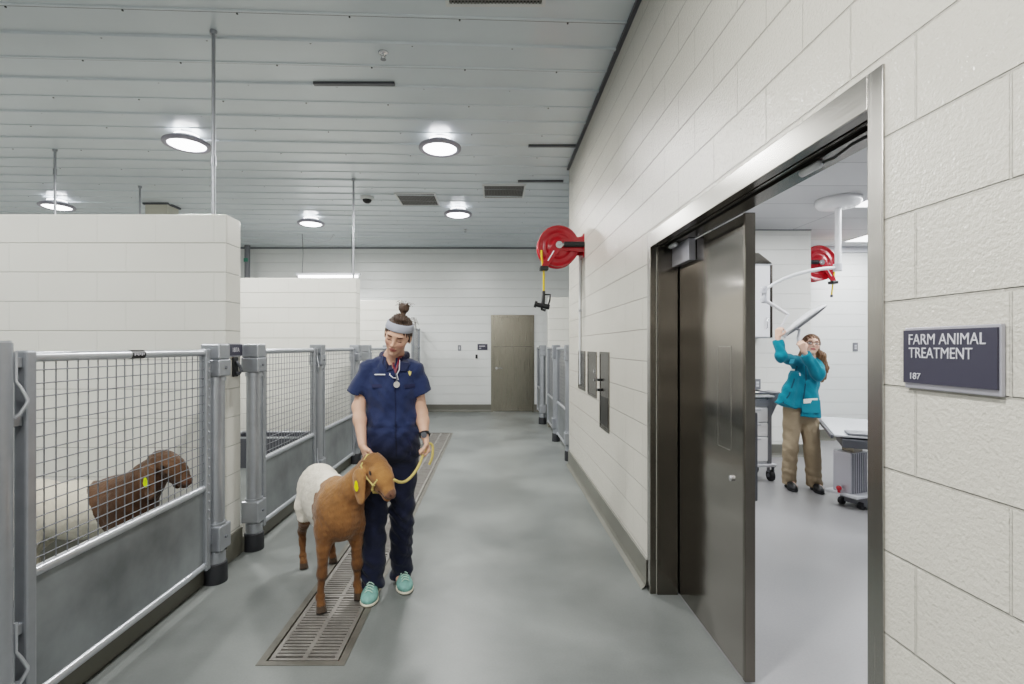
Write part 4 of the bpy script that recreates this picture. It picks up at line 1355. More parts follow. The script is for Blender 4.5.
m.obox(c0 + u * 0.75 + v * W_ / 2 + Vector((0, 0, -0.062)), u, v, (0, 0, 1), 0.5, 0.4, 0.04)
m.build('under_frame', M['grey_dark'], tb, bevel=0.006)
bc = at(850, 500, 4.58); bc.z = 0
bu, bv = Vector((0.94, 0.34, 0)), Vector((-0.34, 0.94, 0))
MB().obox(bc + Vector((0, 0, 0.34)), bu, bv, (0, 0, 1), 0.22, 0.17, 0.38).build('column_cover', M['alu'], tb, bevel=0.006)
m = MB()
for i in range(7):
    m.obox(bc + bu * (-0.09 + 0.03 * i) - bv * 0.087 + Vector((0, 0, 0.34)), bu, bv, (0, 0, 1), 0.010, 0.006, 0.37)
m.build('column_ribs', M['grey'], tb)
MB().obox(bc + Vector((0.02, 0, 0.58)), bu, bv, (0, 0, 1), 0.12, 0.11, 0.16).build('lift_column', M['steel'], tb)
m = MB()
a0 = bc + Vector((0.1, 0, 0.58))
m.tube([bc + bu * 0.08 + Vector((0, 0, 0.62)), bc + bu * 0.3 + Vector((0, 0, 0.55)), bc + bu * 0.42 + Vector((0, 0, 0.60))], 0.022, seg=10)
m.build('pedal_link', M['grey'], tb)
MB().obox(bc + bu * 0.13 + Vector((0, 0, 0.135)), bu, bv, (0, 0, 1), 0.52, 0.30, 0.03).build('base_plate', M['white_grey'], tb, bevel=0.008)
MB().obox(bc + bu * 0.20 + bv * -0.02 + Vector((0, 0, 0.075)), bu, bv, (0, 0, 1), 0.36, 0.26, 0.09).build('base_skirt', M['grey'], tb, bevel=0.006)
for q, w in ((0.02, -0.09), (0.02, 0.09), (0.4, -0.09), (0.4, 0.09)):
    cpos = bc + bu * q + bv * w + Vector((0, 0, 0.032))
    MB().cyl(cpos - bv * 0.02, cpos + bv * 0.02, 0.032, seg=18).build('castor', M['rubber'], tb)
MB().ball(bc - bu * 0.15 + Vector((0, 0, 0.19)), 0.024).cyl(bc - bu * 0.15 + Vector((0, 0, 0.15)), bc - bu * 0.15 + Vector((0, 0, 0.19)), 0.012).build('stop_button', M['red'], tb)
MB().tube([bc + bu * 0.16 - bv * 0.1 + Vector((0, 0, 0.2)), bc + bu * 0.36 - bv * 0.1 + Vector((0, 0, 0.16))], 0.035, seg=14).build('motor_tube', M['white_grey'], tb)

# surgical lamp
lp = thing('surgical_lamp', 'white jointed surgical lamp hung from ceiling above the woman in teal', 'lamp', at(838, 200, 5.25))
D = 5.2
px_, py_ = at(838, 200, 5.27).x, 5.27
MB().lathe((px_, py_, TH), [(0.001, 0), (0.215, 0), (0.215, -0.05), (0.19, -0.085), (0.12, -0.10), (0.001, -0.10)], seg=36).build('ceiling_cover', M['white'], lp)
MB().cyl((px_, py_, TH - 0.09), (px_, py_, at(0, 266, py_).z), 0.030, seg=20).build('drop_tube', M['white'], lp)
MB().cyl((px_ - 0.005, py_, at(0, 264, py_).z), (px_ - 0.005, py_, at(0, 271, py_).z), 0.042, seg=20).build('pivot', M['white_grey'], lp)
MB().tube([at(836, 267.5, 5.27), at(824, 268.5, 5.25), at(811, 270.5, 5.22), at(797, 274, 5.2), at(784, 278.8, 5.2), at(774, 283.7, 5.2), at(766, 289, 5.2)], [0.018, 0.019, 0.020, 0.020, 0.019, 0.017, 0.016], seg=12).build('upper_arm', M['white'], lp)
m = MB().cyl(at(764.5, 286.5, 5.2), at(764, 303, 5.2), 0.024, seg=16).cyl(at(763, 288, 5.2), at(763, 293, 5.2), 0.034, seg=16).cyl(at(763.5, 298.5, 5.2), at(763.5, 302, 5.2), 0.032, seg=16)
m.build('elbow_joint', M['white_grey'], lp)
MB().tube([at(766, 301, 5.2), at(777, 307.5, 5.2), at(788, 314.5, 5.2)], [0.020, 0.017, 0.016], seg=12).build('lower_arm', M['white'], lp)
MB().tube([at(788, 314, 5.2), at(786, 318, 5.2), at(782, 325, 5.21), at(779, 329, 5.22), at(783, 335.5, 5.21), at(786, 337.5, 5.2)], [0.015, 0.011, 0.010, 0.012, 0.014, 0.016], seg=10).build('yoke', M['white'], lp)
ctr = at(804.5, 320.5, 5.18)
e1 = (at(823.5, 306.5, 5.1) - at(785.5, 334.5, 5.26)).normalized()
nn = Vector((-0.60, 0.42, 0.75))
nn = (nn - e1 * nn.dot(e1)).normalized()
nn = -nn      # light face points down, a little towards the photographer
if nn.z > 0: nn = -nn
MB().lathe(ctr, [(0.001, -0.05), (0.10, -0.048), (0.20, -0.030), (0.245, -0.006), (0.252, 0.008), (0.245, 0.018), (0.228, 0.018)], axis=nn, seg=48).build('lamp_head', M['white'], lp)
MB().lathe(ctr, [(0.228, 0.017), (0.22, 0.008), (0.001, 0.008)], axis=nn, seg=48).build('lens', M['grey'], lp)
hnd = ctr + nn * 0.008
HN_END = at(799.5, 344, 5.10)
MB().tube([ctr - e1 * 0.12 + nn * 0.0, ctr - e1 * 0.10 + nn * 0.05, at(798, 338, 5.10), HN_END], [0.016, 0.014, 0.015, 0.015], seg=12).build('grip_handle', M['white_grey'], lp)

# ================================================================== PEOPLE
def hand(S, wrist, d, n, side, k=0.006, curl=(0.3, 0.4, 0.3), sc=1.0, thumb=0.5, spread=1.0, fr=0.0082):
    """palm with four fingers and a thumb; d: finger direction, n: way the fingers curl, side: thumb side"""
    w = Vector(wrist); d = Vector(d).normalized(); n = Vector(n); n = (n - d * n.dot(d)).normalized()
    s = Vector(side); s = (s - d * s.dot(d) - n * s.dot(n)).normalized()
    offs = (0.028, 0.0095, -0.009, -0.0265)
    lens = (0.070, 0.078, 0.072, 0.056)
    back = (0.0, 0.003, 0.0, -0.007)
    for o_, L0, bk in zip(offs, lens, back):
        kn = w + d * (0.082 + bk) * sc + s * o_ * sc * spread
        S.limb(w + s * o_ * 0.55 * sc, kn, 0.0135 * sc, 0.0115 * sc, 0.012)
        a = 0.0; p0 = kn
        for seg, c in zip((0.45, 0.31, 0.24), curl):
            a += c
            dr = d * math.cos(a) + n * math.sin(a)
            p1 = p0 + dr * L0 * seg * sc
            S.limb(p0, p1, fr * sc * (1.08 if seg == 0.45 else 1.0), fr * sc * 0.93, k)
            p0 = p1
    t0 = w + d * 0.022 * sc + s * 0.018 * sc
    t1 = t0 + (d * 0.55 + s * 0.75 + n * 0.25).normalized() * 0.040 * sc
    t2 = t1 + (d * (1 - thumb * 0.3) + s * 0.25 * (1 - thumb) + n * thumb).normalized() * 0.032 * sc
    t3 = t2 + (d * (1 - thumb * 0.4) - s * 0.2 + n * thumb * 1.2).normalized() * 0.026 * sc
    S.limb(t0, t1, 0.015 * sc, 0.0115 * sc, 0.012)
    S.limb(t1, t2, 0.0105 * sc, 0.0100 * sc, k)
    S.limb(t2, t3, 0.0100 * sc, 0.0085 * sc, k)


def head(S, c, u, f, sc=1.0, smile=0.0):
    u = Vector(u).normalized(); f = Vector(f); f = (f - u * f.dot(u)).normalized(); r = f.cross(u).normalized()
    R = np.array((r, f, u)).T
    P = lambda x, y, z: Vector(c) + (r * x + f * y + u * z) * sc
    e = lambda p, rad, k: S.ell(P(*p), [q * sc for q in rad], k, R)
    e((0, -0.008, 0.035), (0.074, 0.092, 0.082), 0.02)
    e((0, 0.022, -0.012), (0.064, 0.068, 0.070), 0.03)
    e((0, 0.035, -0.058), (0.048, 0.048, 0.048), 0.03)
    e((0, 0.068, -0.098), (0.020, 0.018, 0.016), 0.022)
    e((0.036, 0.058, -0.022), (0.022, 0.022, 0.020), 0.02)
    e((-0.036, 0.058, -0.022), (0.022, 0.022, 0.020), 0.02)
    e((0, 0.078, 0.026), (0.048, 0.014, 0.012), 0.016)
    for sx in (-1, 1):
        S.ell(P(sx * 0.031, 0.094, 0.003), [0.017 * sc, 0.012 * sc, 0.011 * sc], 0.008, R, op='s')
        e((sx * 0.031, 0.074, 0.002), (0.0135, 0.0125, 0.0115), 0.003)
    S.limb(P(0, 0.086, 0.012), P(0, 0.106, -0.028), 0.0075 * sc, 0.0105 * sc, 0.010)
    for sx in (-1, 1):
        e((sx * 0.011, 0.096, -0.034), (0.008, 0.009, 0.007), 0.006)
    e((0, 0.086, -0.058), (0.024, 0.010, 0.0055), 0.005)
    e((0, 0.084, -0.069), (0.020, 0.010, 0.006), 0.005)
    for sx in (-1, 1):
        e((sx * 0.077, -0.008, -0.006), (0.010, 0.020, 0.032), 0.008)
    return P, R


def paint_head(V, c, R, sc, skin, lip, brow, eyes='down', hairc=None):
    Q = (V - np.array(c)) @ R / sc
    C = np.tile(skin, (len(V), 1))
    blush = np.exp(-(((np.abs(Q[:, 0]) - 0.04) / 0.02) ** 2 + ((Q[:, 2] + 0.03) / 0.022) ** 2)) * (Q[:, 1] > 0.02)
    C = C * (1 - 0.25 * blush[:, None] * np.array([0.0, 0.6, 0.5]))
    hd = (np.abs(Q[:, 0]) < 0.1) & (np.abs(Q[:, 2]) < 0.13) & (Q[:, 1] > 0.03)
    m_ = hd & (np.abs(Q[:, 0]) < 0.024 - 0.0 * Q[:, 0]) & (((Q[:, 2] + 0.0635) / 0.0115) ** 2 + (Q[:, 0] / 0.026) ** 2 < 1) & (Q[:, 1] > 0.07)
    C[m_] = lip
    C[m_ & (np.abs(Q[:, 2] + 0.0632) < 0.002)] = lip * 0.35
    ax = np.abs(Q[:, 0])
    b_ = hd & (ax > 0.014) & (ax < 0.048) & (np.abs(Q[:, 2] - (0.024 - ((ax - 0.03) ** 2) * 6)) < 0.0042)
    C[b_] = brow
    ex = ((ax - 0.031) / 0.016) ** 2
    if eyes == 'down':
        l_ = hd & (ex + ((Q[:, 2] + 0.004) / 0.0035) ** 2 < 1)
        C[l_] = brow * 0.5
        l2 = hd & (ex + ((Q[:, 2] - 0.004) / 0.010) ** 2 < 1) & ~l_
        C[l2] = C[l2] * 0.78
    else:
        l_ = hd & (ex + ((Q[:, 2] - 0.002) / 0.0075) ** 2 < 1)
        C[l_] = np.array([0.7, 0.68, 0.66])
        l3 = hd & (((ax - 0.031) / 0.0065) ** 2 + ((Q[:, 2] - 0.003) / 0.0065) ** 2 < 1)
        C[l3] = np.array([0.05, 0.03, 0.02])
        l4 = hd & (ex + ((Q[:, 2] - 0.002) / 0.0095) ** 2 < 1) & ~l_
        C[l4] = brow * 0.5
    return C


SKIN = lin(214, 168, 146)
LIP = lin(192, 122, 112)

# ---- woman in navy coveralls
w1 = thing('person', 'woman in navy coveralls and grey headband looking down, holding the goat\'s lead', 'person', (-0.64, 3.02, 0))
d0 = 3.02
hc = at(398.0, 335.5, 2.95)
hu = Vector((0.26, 0.36 * 1.0, 0.90)).normalized()      # crown leans right and away, face bowed
hu = Vector((0.24, -0.38, 0.90)).normalized()
hf = Vector((-0.10, -0.90, -0.42)).normalized()
sh_l, sh_r = at(368.5, 368, 3.03), at(415, 369, 3.06)   # image-left (her right) and image-right
el_l, wr_l = at(358.5, 407, 2.98), at(362.5, 445, 2.86)
el_r, wr_r = at(421.5, 413, 3.06), at(425, 437, 2.96)
nk = at(393.5, 359.5, 3.06)
pel = at(392, 436, 3.05)
hip_l, hip_r = at(379, 446, 3.04), at(404, 446, 3.06)
kn_l, kn_r = at(374.5, 514, 2.98), at(402, 510, 3.06)
an_l, an_r = at(373, 578, 2.99), at(401.5, 567, 3.12)
an_l.z, an_r.z = 0.085, 0.085
S = SD()
P1, R1 = head(S, hc, hu, hf, 0.98)
S.limb(P1(0, -0.02, -0.04), nk, 0.050, 0.056, 0.03)
S.limb(nk, at(392, 380, 3.06), 0.06, 0.10, 0.05, flat=((0, 1, 0), 1.3))
S.limb(at(392, 380, 3.06), pel, 0.115, 0.12, 0.05, flat=((0, 1, 0), 1.3))
for sh, el, wr in ((sh_l, el_l, wr_l), (sh_r, el_r, wr_r)):
    S.limb(nk + Vector((0, 0.01, -0.045)), sh + Vector((0, 0, -0.012)), 0.034, 0.034, 0.03)
    S.limb(sh + Vector((0, 0, -0.015)), el, 0.040, 0.037, 0.03)
    S.limb(el, el.lerp(wr, 0.35), 0.038, 0.038, 0.02)
    S.limb(el.lerp(wr, 0.35), wr, 0.038, 0.0235, 0.02)
for hp, kn, an in ((hip_l, kn_l, an_l), (hip_r, kn_r, an_r)):
    S.limb(hp, kn, 0.078, 0.052, 0.04)
    S.limb(kn, an, 0.050, 0.034, 0.03)
    S.limb(an, an + Vector((0, -0.06, -0.035)), 0.032, 0.026, 0.02)
# right hand resting over the goat's poll, left hand closed on the lead
hand(S, wr_l, Vector((0.30, -0.10, -0.80)), Vector((0.6, 0.2, -0.5)), Vector((0.5, -0.85, 0.0)), curl=(0.25, 0.35, 0.25), thumb=0.3)
hand(S, wr_r, Vector((0.22, -0.10, -0.9)), Vector((-0.9, -0.3, -0.1)), Vector((-0.3, -0.9, 0.1)), curl=(0.9, 1.3, 0.8), thumb=0.8)
V, Fc = S.mesh(0.0042)
C = paint_head(V, hc, R1, 0.98, SKIN, LIP, lin(80, 55, 45), 'down')
sk1 = np_object('body', V, Fc, M['skin'], w1, C)
pr_skin = Probe(V, Fc)
# coverall
S = SD()
chest = at(391.5, 384, 3.05)
S.limb(at(391.5, 374, 3.05), at(391.5, 392, 3.05), 0.122, 0.120, 0.05, flat=((1, 0, 0), 0.76))
S.limb(at(391.5, 392, 3.05), at(392, 428, 3.05), 0.118, 0.122, 0.05, flat=((1, 0, 0), 0.76))
S.limb(at(392, 428, 3.05), at(391.5, 446, 3.05), 0.126, 0.132, 0.04, flat=((1, 0, 0), 0.78))
for sh in (sh_l, sh_r):
    S.limb(nk + Vector((0, 0.015, -0.040)), sh + Vector((0, 0, -0.005)), 0.046, 0.054, 0.04)
S.sleeve(sh_l + Vector((0.005, 0, -0.01)), at(356.0, 396, 2.99), 0.057, 0.071, 0.03, capa=False)
S.sleeve(sh_r + Vector((-0.005, 0, -0.01)), at(422.5, 393.5, 3.06), 0.055, 0.066, 0.03)
# open the cuffs
S.sleeve(at(357.5, 391, 2.99), at(356, 399, 2.99), 0.052, 0.062, 0.006, op='s', capa=True)
S.sleeve(at(422.0, 388.5, 3.06), at(422.7, 397, 3.06), 0.046, 0.056, 0.006, op='s', capa=True)
for hp, kn, an, sx in ((hip_l, kn_l, an_l, -1), (hip_r, kn_r, an_r, 1)):
    S.limb(hp, kn, 0.098, 0.074, 0.03)
    S.sleeve(kn, Vector((an.x, an.y - 0.008, 0.040)), 0.074, 0.068, 0.02)
# neck opening
S.ell(nk + Vector((0.0, -0.075, 0.0)), (0.030, 0.09, 0.062), 0.01, op='s')
S.ell(nk + Vector((0.0, 0, 0.055)), (0.068, 0.066, 0.055), 0.01, op='s')
def folds(P, F):
    x, y, z = P[..., 0], P[..., 1], P[..., 2]
    low = np.clip((1.1 - z) / 0.4, 0, 1)
    a = np.sin(z * 62 + x * 58 + 3 * np.sin(x * 17 + z * 9)) * 0.0042
    b = np.sin(z * 34 - x * 60 + 2 * np.sin(z * 13)) * 0.0048
    ank = np.clip((0.34 - z) / 0.2, 0, 1) * np.sin(z * 95 + x * 30) * 0.0028
    waist = np.exp(-((z - 1.02) / 0.015) ** 2) * -0.006
    near = np.abs(F) < 0.05
    return F + np.where(near, a * (0.5 + low * 0.5) + b * 0.7 + ank - waist, 0)
V, Fc = S.mesh(0.006, post=folds)
navy = lin(42, 53, 84)
C = np.tile(navy, (len(V), 1))
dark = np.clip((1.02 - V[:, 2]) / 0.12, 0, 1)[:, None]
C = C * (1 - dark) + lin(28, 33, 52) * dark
nrmy = V[:, 1] < 3.02
pk = np.abs(V[:, 0] - (at(396, 0, 2.95).x - (V[:, 2] - 1.2) * 0.02))
C[(pk < 0.004) & nrmy & (V[:, 2] > 0.85) & (V[:, 2] < 1.34)] *= 0.45
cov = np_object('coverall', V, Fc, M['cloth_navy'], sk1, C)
pr1 = Probe(V, Fc)
# collar
def strip_on(pr, pts, w, lift, name, m, parent, th=0.003, seg=4):
    """a narrow flat band laid over a garment through pixel positions"""
    P_, N_ = [], []
    for a, b in pts:
        q, n_ = pr(a, b, lift)
        if q is None: continue
        P_.append(q); N_.append(n_)
    mb = MB()
    vs, n = [], len(P_)
    for i in range(n):
        t_ = (P_[min(i + 1, n - 1)] - P_[max(i - 1, 0)]).normalized()
        s_ = t_.cross(N_[i]).normalized()
        vs += [P_[i] + s_ * w / 2, P_[i] - s_ * w / 2, P_[i] - s_ * w / 2 - N_[i] * th, P_[i] + s_ * w / 2 - N_[i] * th]
    fs = []
    for i in range(n - 1):
        a, b = i * 4, (i + 1) * 4
        fs += [(a + k, a + (k + 1) % 4, b + (k + 1) % 4, b + k) for k in range(4)]
    fs += [(3, 2, 1, 0), tuple((n - 1) * 4 + k for k in range(4))]
    mb._add(vs, fs, False)
    return mb.build(name, m, parent)


for pts in (((384.5, 353), (383, 357), (385, 362), (389.5, 369)), ((406, 355), (407.5, 359), (404.5, 364), (400, 370))):
    P_ = [at(a, b, 2.945 if i else 3.0) for i, (a, b) in enumerate(pts)]
# collar as a raised, folded band round the neck opening
cl = SD()
ring = []
for i in range(13):
    a = math.radians(-58 + i * (296 / 12))
    x_ = nk.x + 0.082 * math.sin(a + math.pi)
    y_ = nk.y - 0.004 - 0.074 * math.cos(a + math.pi)
    ring.append((a, Vector((x_, y_, nk.z + 0.022 - 0.0 * abs(a)))))
pts = []
for k in range(25):
    a = -150 + k * 12.5
    ar = math.radians(a)
    # 0 deg = back of the neck
    rr = 0.078 + 0.006 * math.cos(ar)
    x_ = nk.x + 0.004 + rr * math.sin(ar)
    y_ = nk.y + 0.004 + rr * 0.92 * math.cos(ar)
    fr_ = max(0, abs(a) - 80) / 70
    z_ = nk.z + 0.026 - 0.075 * fr_ ** 1.2
    pts.append(Vector((x_, y_ - 0.035 * fr_, z_)))
for a, b in zip(pts[:-1], pts[1:]):
    cl.limb(a, b, 0.017, 0.017, 0.01, flat=((0, 0, 1), 0.72))
V, Fc = cl.mesh(0.005)
np_object('collar', V, Fc, M['cloth_navy'], cov, np.tile(lin(33, 38, 68), (len(V), 1)))
def lapel(poly, name='lapel'):
    pts = []
    for a, b in poly:
        q, n_ = pr1(a, b, 0.010)
        if q is None: q = at(a, b, 2.96)
        pts.append(q)
    MB().prism(pts, (0, 0.008, 0)).build(name, M['navy_lapel'], cov, bevel=0.002)


lapel([(384.0, 357), (389.2, 362), (393.0, 370), (386.5, 371.5), (382.5, 364)])
lapel([(405.0, 358), (401.5, 363), (398.8, 371), (405.5, 371.5), (409.0, 364)])
# name tape, emblem, pockets, belt seam
def patch(pr, cx, cy, w, h, name, m, parent, lift=0.006, th=0.003, poly=None):
    q, n_ = pr(cx, cy, lift)
    if q is None: return None
    n_ = Vector(n_)
    xx = Vector((0, 0, 1)).cross(n_).normalized(); yy = n_.cross(xx)
    if poly is None: poly = [(-w / 2, -h / 2), (w / 2, -h / 2), (w / 2, h / 2), (-w / 2, h / 2)]
    pts = [q + xx * a + yy * b for a, b in poly]
    return MB().prism(pts, -n_ * th).build(name, m, parent, bevel=0.0)


patch(pr1, 380.3, 374.5, 0.068, 0.007, 'name_tape', M['badge'], cov)
patch(pr1, 409.5, 373.2, 0.022, 0.03, 'emblem', M['gold'], cov, poly=[(-0.011, 0.012), (-0.004, 0.008), (-0.001, 0.016), (0.005, 0.009), (0.011, 0.011), (0.008, -0.004), (0.0, -0.018), (-0.007, -0.004)])
for cx, cy in ((379.5, 386), (410, 386)):
    patch(pr1, cx, cy, 0.092, 0.022, 'pocket_flap', M['navy_plain'], cov, lift=0.003)
for q_ in ((372, 447), (412, 446)):
    strip_on(pr1, [(q_[0] - 4, q_[1] - 9), (q_[0] - 1, q_[1]), (q_[0] + 2 * (1 if q_[0] < 390 else -1), q_[1] + 9)], 0.008, 0.003, 'pocket_seam', M['navy_plain'], cov)
# hair, headband, bun
hs = SD()
def hp_(x, y, z): return P1(x, y, z)
hs.ell(hp_(0, -0.014, 0.042), (0.081, 0.095, 0.086), 0.02, R1)
hs.ell(hp_(0, -0.07, -0.01), (0.062, 0.04, 0.055), 0.03, R1)
hs.limb(hp_(0.070, -0.01, 0.02), hp_(0.074, 0.012, -0.012), 0.014, 0.006, 0.015)
hs.limb(hp_(-0.070, -0.01, 0.02), hp_(-0.074, 0.012, -0.012), 0.014, 0.006, 0.015)
# carve the face free
hs.ell(hp_(0, 0.085, -0.030), (0.064, 0.075, 0.082), 0.012, R1, op='s')
hs.ell(hp_(0, 0.02, 0.125), (0.042, 0.040, 0.024), 0.02, R1)
def hairn(P, F):
    x, y, z = P[..., 0], P[..., 1], P[..., 2]
    return F + np.where(np.abs(F) < 0.03, 0.0022 * np.sin(x * 420 + y * 60) + 0.002 * np.sin(y * 330 + z * 90), 0)
V, Fc = hs.mesh(0.0042, post=hairn)
hair1 = np_object('hair', V, Fc, M['hair_brown'], sk1, None)
bs = SD()
b0 = at(402.8, 313, 2.93)
b1 = at(404, 308, 2.93)
bs.ell(b1, (0.033, 0.030, 0.032), 0.01)
bs.limb(b0 + Vector((0, 0, -0.02)), b1, 0.016, 0.016, 0.01)
for i in range(9):
    a = i * 0.7
    bs.limb(b1 + Vector((0.014 * math.cos(a), 0.014 * math.sin(a), -0.01)), b1 + Vector((0.030 * math.cos(a + 0.8), 0.026 * math.sin(a + 0.4), 0.012 + 0.012 * (i % 2))), 0.010, 0.006, 0.004)
V, Fc = bs.mesh(0.003)
np_object('hair_bun', V, Fc, M['hair_brown'], hair1, None)
m = MB()
for i in range(26):
    a = random.uniform(0, 6.28); r_ = random.uniform(0.02, 0.05)
    st = b1 + Vector((0.02 * math.cos(a), 0.01 * math.sin(a), random.uniform(-0.01, 0.02)))
    m.tube([st, st + Vector((r_ * 0.6 * math.cos(a), 0.01, r_ * 0.7)), st + Vector((r_ * math.cos(a), 0.012, r_ * 0.5))], 0.0009, seg=4)
for i in range(10):
    st = at(410 + random.random() * 3, 318 + random.random() * 8, 2.93)
    m.tube([st, st + Vector((0.02, 0, 0.004)), st + Vector((0.035, 0, -0.02 - 0.02 * random.random()))], 0.0009, seg=4)
m.build('loose_strands', M['hair_brown'], hair1)
hb = MB()
N_ = 44
vs = []
for i in range(N_):
    a = 2 * math.pi * i / N_
    for zz, ro in ((0.026, 0.0), (0.030, 0.003), (0.064, 0.0035), (0.069, -0.001)):
        k_ = math.sqrt(max(0.05, 1 - ((zz + 0.018 - 0.042 + 0.012 * math.cos(a)) / 0.093) ** 2))
        x_ = (0.0845 + ro) * k_ * math.sin(a)
        y_ = -0.010 + (0.1000 + ro) * k_ * math.cos(a)
        vs.append(P1(x_, y_, zz + 0.012 * math.cos(a) + 0.018))
hb._add(vs, [(i * 4 + k, i * 4 + k + 1, ((i + 1) % N_) * 4 + k + 1, ((i + 1) % N_) * 4 + k) for i in range(N_) for k in range(3)], True)
hbo = hb.build('headband', M['band'], sk1)
sd_ = hbo.modifiers.new('thick', 'SOLIDIFY'); sd_.thickness = 0.003; sd_.offset = 0

# shoes
def shoe(name, heel, toe, m, parent, sole=True, h=0.075, w=0.040, laces=True):
    heel, toe = Vector(heel), Vector(toe)
    d = (toe - heel).normalized(); s_ = Vector((-d.y, d.x, 0)); L0 = (toe - heel).length
    q = SD()
    R_ = np.array((s_, d, Vector((0, 0, 1)))).T
    q.ell(heel + d * 0.045 + Vector((0, 0, 0.045)), (w * 0.86, 0.048, 0.045), 0.02, R_)
    q.ell(heel + d * (L0 - 0.065) + Vector((0, 0, 0.032)), (w * 1.06, 0.068, 0.036), 0.03, R_)
    q.limb(heel + d * 0.05 + Vector((0, 0, 0.06)), heel + d * (L0 * 0.62) + Vector((0, 0, 0.045)), w * 0.78, w * 0.82, 0.03)
    q.limb(heel + d * 0.045 + Vector((0, 0, 0.06)), heel + d * 0.05 + Vector((0, 0, 0.095)), 0.038, 0.040, 0.02)
    V, Fc = q.mesh(0.005, zmin=0.012)
    o_ = np_object(name, V, Fc, m, parent)
    if sole:
        q = SD()
        q.ell(heel + d * 0.045 + Vector((0, 0, 0.012)), (w * 0.95, 0.052, 0.02), 0.02, R_)
        q.ell(heel + d * (L0 - 0.068) + Vector((0, 0, 0.012)), (w * 1.13, 0.074, 0.02), 0.03, R_)
        q.limb(heel + d * 0.05 + Vector((0, 0, 0.012)), heel + d * (L0 - 0.08) + Vector((0, 0, 0.012)), w * 0.85, w * 1.0, 0.02, flat=((0, 0, 1), 2.2))
        V, Fc = q.mesh(0.005, post=lambda P, F: np.maximum(F, P[..., 2] - 0.022), zmin=0.001)
        np_object('sole', V, Fc, M['sole'] if laces else M['rubber'], o_)
    if laces:
        mm = MB()
        for i in range(4):
            c_ = heel + d * (0.155 + 0.020 * i) + Vector((0, 0, 0.098 - 0.006 * i))
            mm.tube([c_ - s_ * 0.022 + Vector((0, 0, -0.012)), c_ - s_ * 0.008 - d * 0.003, c_ + s_ * 0.008 + d * 0.003, c_ + s_ * 0.022 + Vector((0, 0, -0.012))], 0.0032, seg=6)
        mm.build('laces', M['lace'], o_)
    return o_


shoe('shoe', (an_l.x - 0.006, an_l.y + 0.075, 0), (an_l.x + 0.012, an_l.y - 0.185, 0), M['mint'], sk1, w=0.047)
shoe('shoe', (an_r.x - 0.018, an_r.y + 0.075, 0), (an_r.x + 0.062, an_r.y - 0.17, 0), M['mint'], sk1, w=0.047)

# watch on the image-right wrist
wv = (wr_r - el_r).normalized()
wc = el_r.lerp(wr_r, 0.90)
wt = thing('wrist_watch', 'black wrist watch on the left wrist of the woman in navy', 'watch', wc)
MB().lathe(wc, [(0.030, -0.011), (0.032, -0.011), (0.033, 0), (0.032, 0.011), (0.030, 0.011)], axis=wv, seg=24).build('strap', M['black'], wt)
MB().cyl(wc + Vector((0.0, -0.030, 0.003)), wc + Vector((0.002, -0.042, 0.005)), 0.018, seg=20).build('dial', M['grey_dark'], wt)

# stethoscope
st = thing('stethoscope', 'stethoscope with maroon tubing and silver chest piece hung round the woman\'s neck', 'stethoscope', nk)
pts = []
for k in range(17):
    ar = math.radians(-160 + k * 20)
    if abs(k - 8) > 6: continue
    pts.append(Vector((nk.x + 0.004 + 0.068 * math.sin(ar), nk.y + 0.0 + 0.066 * math.cos(ar), nk.z + 0.040 - 0.02 * abs(k - 8) / 8)))
def on1(a, b, l=0.008):
    q, n_ = pr1(a, b, l)
    return q if q is not None else at(a, b, 2.92)
front = [on1(398.5, 359, 0.012), on1(398.5, 363, 0.012), on1(397, 368, 0.012), on1(395.5, 373, 0.010)]
left = [on1(391, 364, 0.010), on1(389.4, 370, 0.010), on1(390, 375, 0.009), on1(393, 378, 0.009), on1(395.5, 378, 0.009)]
MB().tube([pts[-1]] + front, 0.0065, seg=8).tube([on1(393.5, 361, 0.012), on1(394.5, 366, 0.012), on1(395.5, 372, 0.010)], 0.006, seg=8).tube(pts, 0.006, seg=8).build('tubing', M['maroon'], st)
MB().tube([on1(392.6, 361, 0.012)] + left, 0.003, seg=8).tube([on1(399.5, 362, 0.014), on1(399, 370, 0.013), on1(396.5, 374, 0.012), on1(397.6, 380, 0.010)], 0.003, seg=8).build('ear_tubes', M['cord_white'], st)
MB().tube([on1(395.5, 373, 0.010), on1(396.5, 378, 0.010), on1(396.2, 381.5, 0.010)], 0.0055, seg=8).build('lower_tube', M['grey_dark'], st)
q, n_ = pr1(396.3, 384.5, 0.004)
if q is None: q, n_ = at(396.3, 384.5, 2.93), Vector((0, -1, 0))
MB().cyl(q, q + Vector(n_) * 0.012, 0.021, 0.019, seg=24).build('chest_piece', M['chrome'], st)

# ---- woman in teal
w2 = thing('person', 'woman in teal jacket and khaki trousers reaching up to the surgical lamp', 'person', (3.25, 5.15, 0))
hc2 = at(811.2, 345.2, 5.14)
hu2 = Vector((0.17, 0.18, 0.97)).normalized()
hf2 = Vector((-0.30, -0.90, 0.24)).normalized()
shA, shB = at(795.5, 361.5, 5.16), at(817, 362, 5.18)    # image-left, image-right
elA, wrA = at(781.5, 356.5, 5.06), at(777.8, 337.5, 5.14)
elB, wrB = at(818.3, 374.5, 5.00), at(804, 351.5, 4.98)
nk2 = at(809, 357.5, 5.18)
pel2 = at(801, 407, 5.17)
hipA, hipB = at(792.5, 410, 5.17), at(808, 411, 5.17)
knA, knB = at(790.3, 449, 5.15), at(812, 449, 5.10)
anA, anB = at(789.2, 480, 5.2), at(815, 482, 5.12)
anA.z = anB.z = 0.085
S = SD()
P2, R2 = head(S, hc2, hu2, hf2, 0.96)
S.limb(P2(0, -0.015, -0.04), nk2, 0.046, 0.052, 0.03)
S.limb(nk2, at(806, 372, 5.18), 0.06, 0.10, 0.05, flat=((0, 1, 0), 1.3))
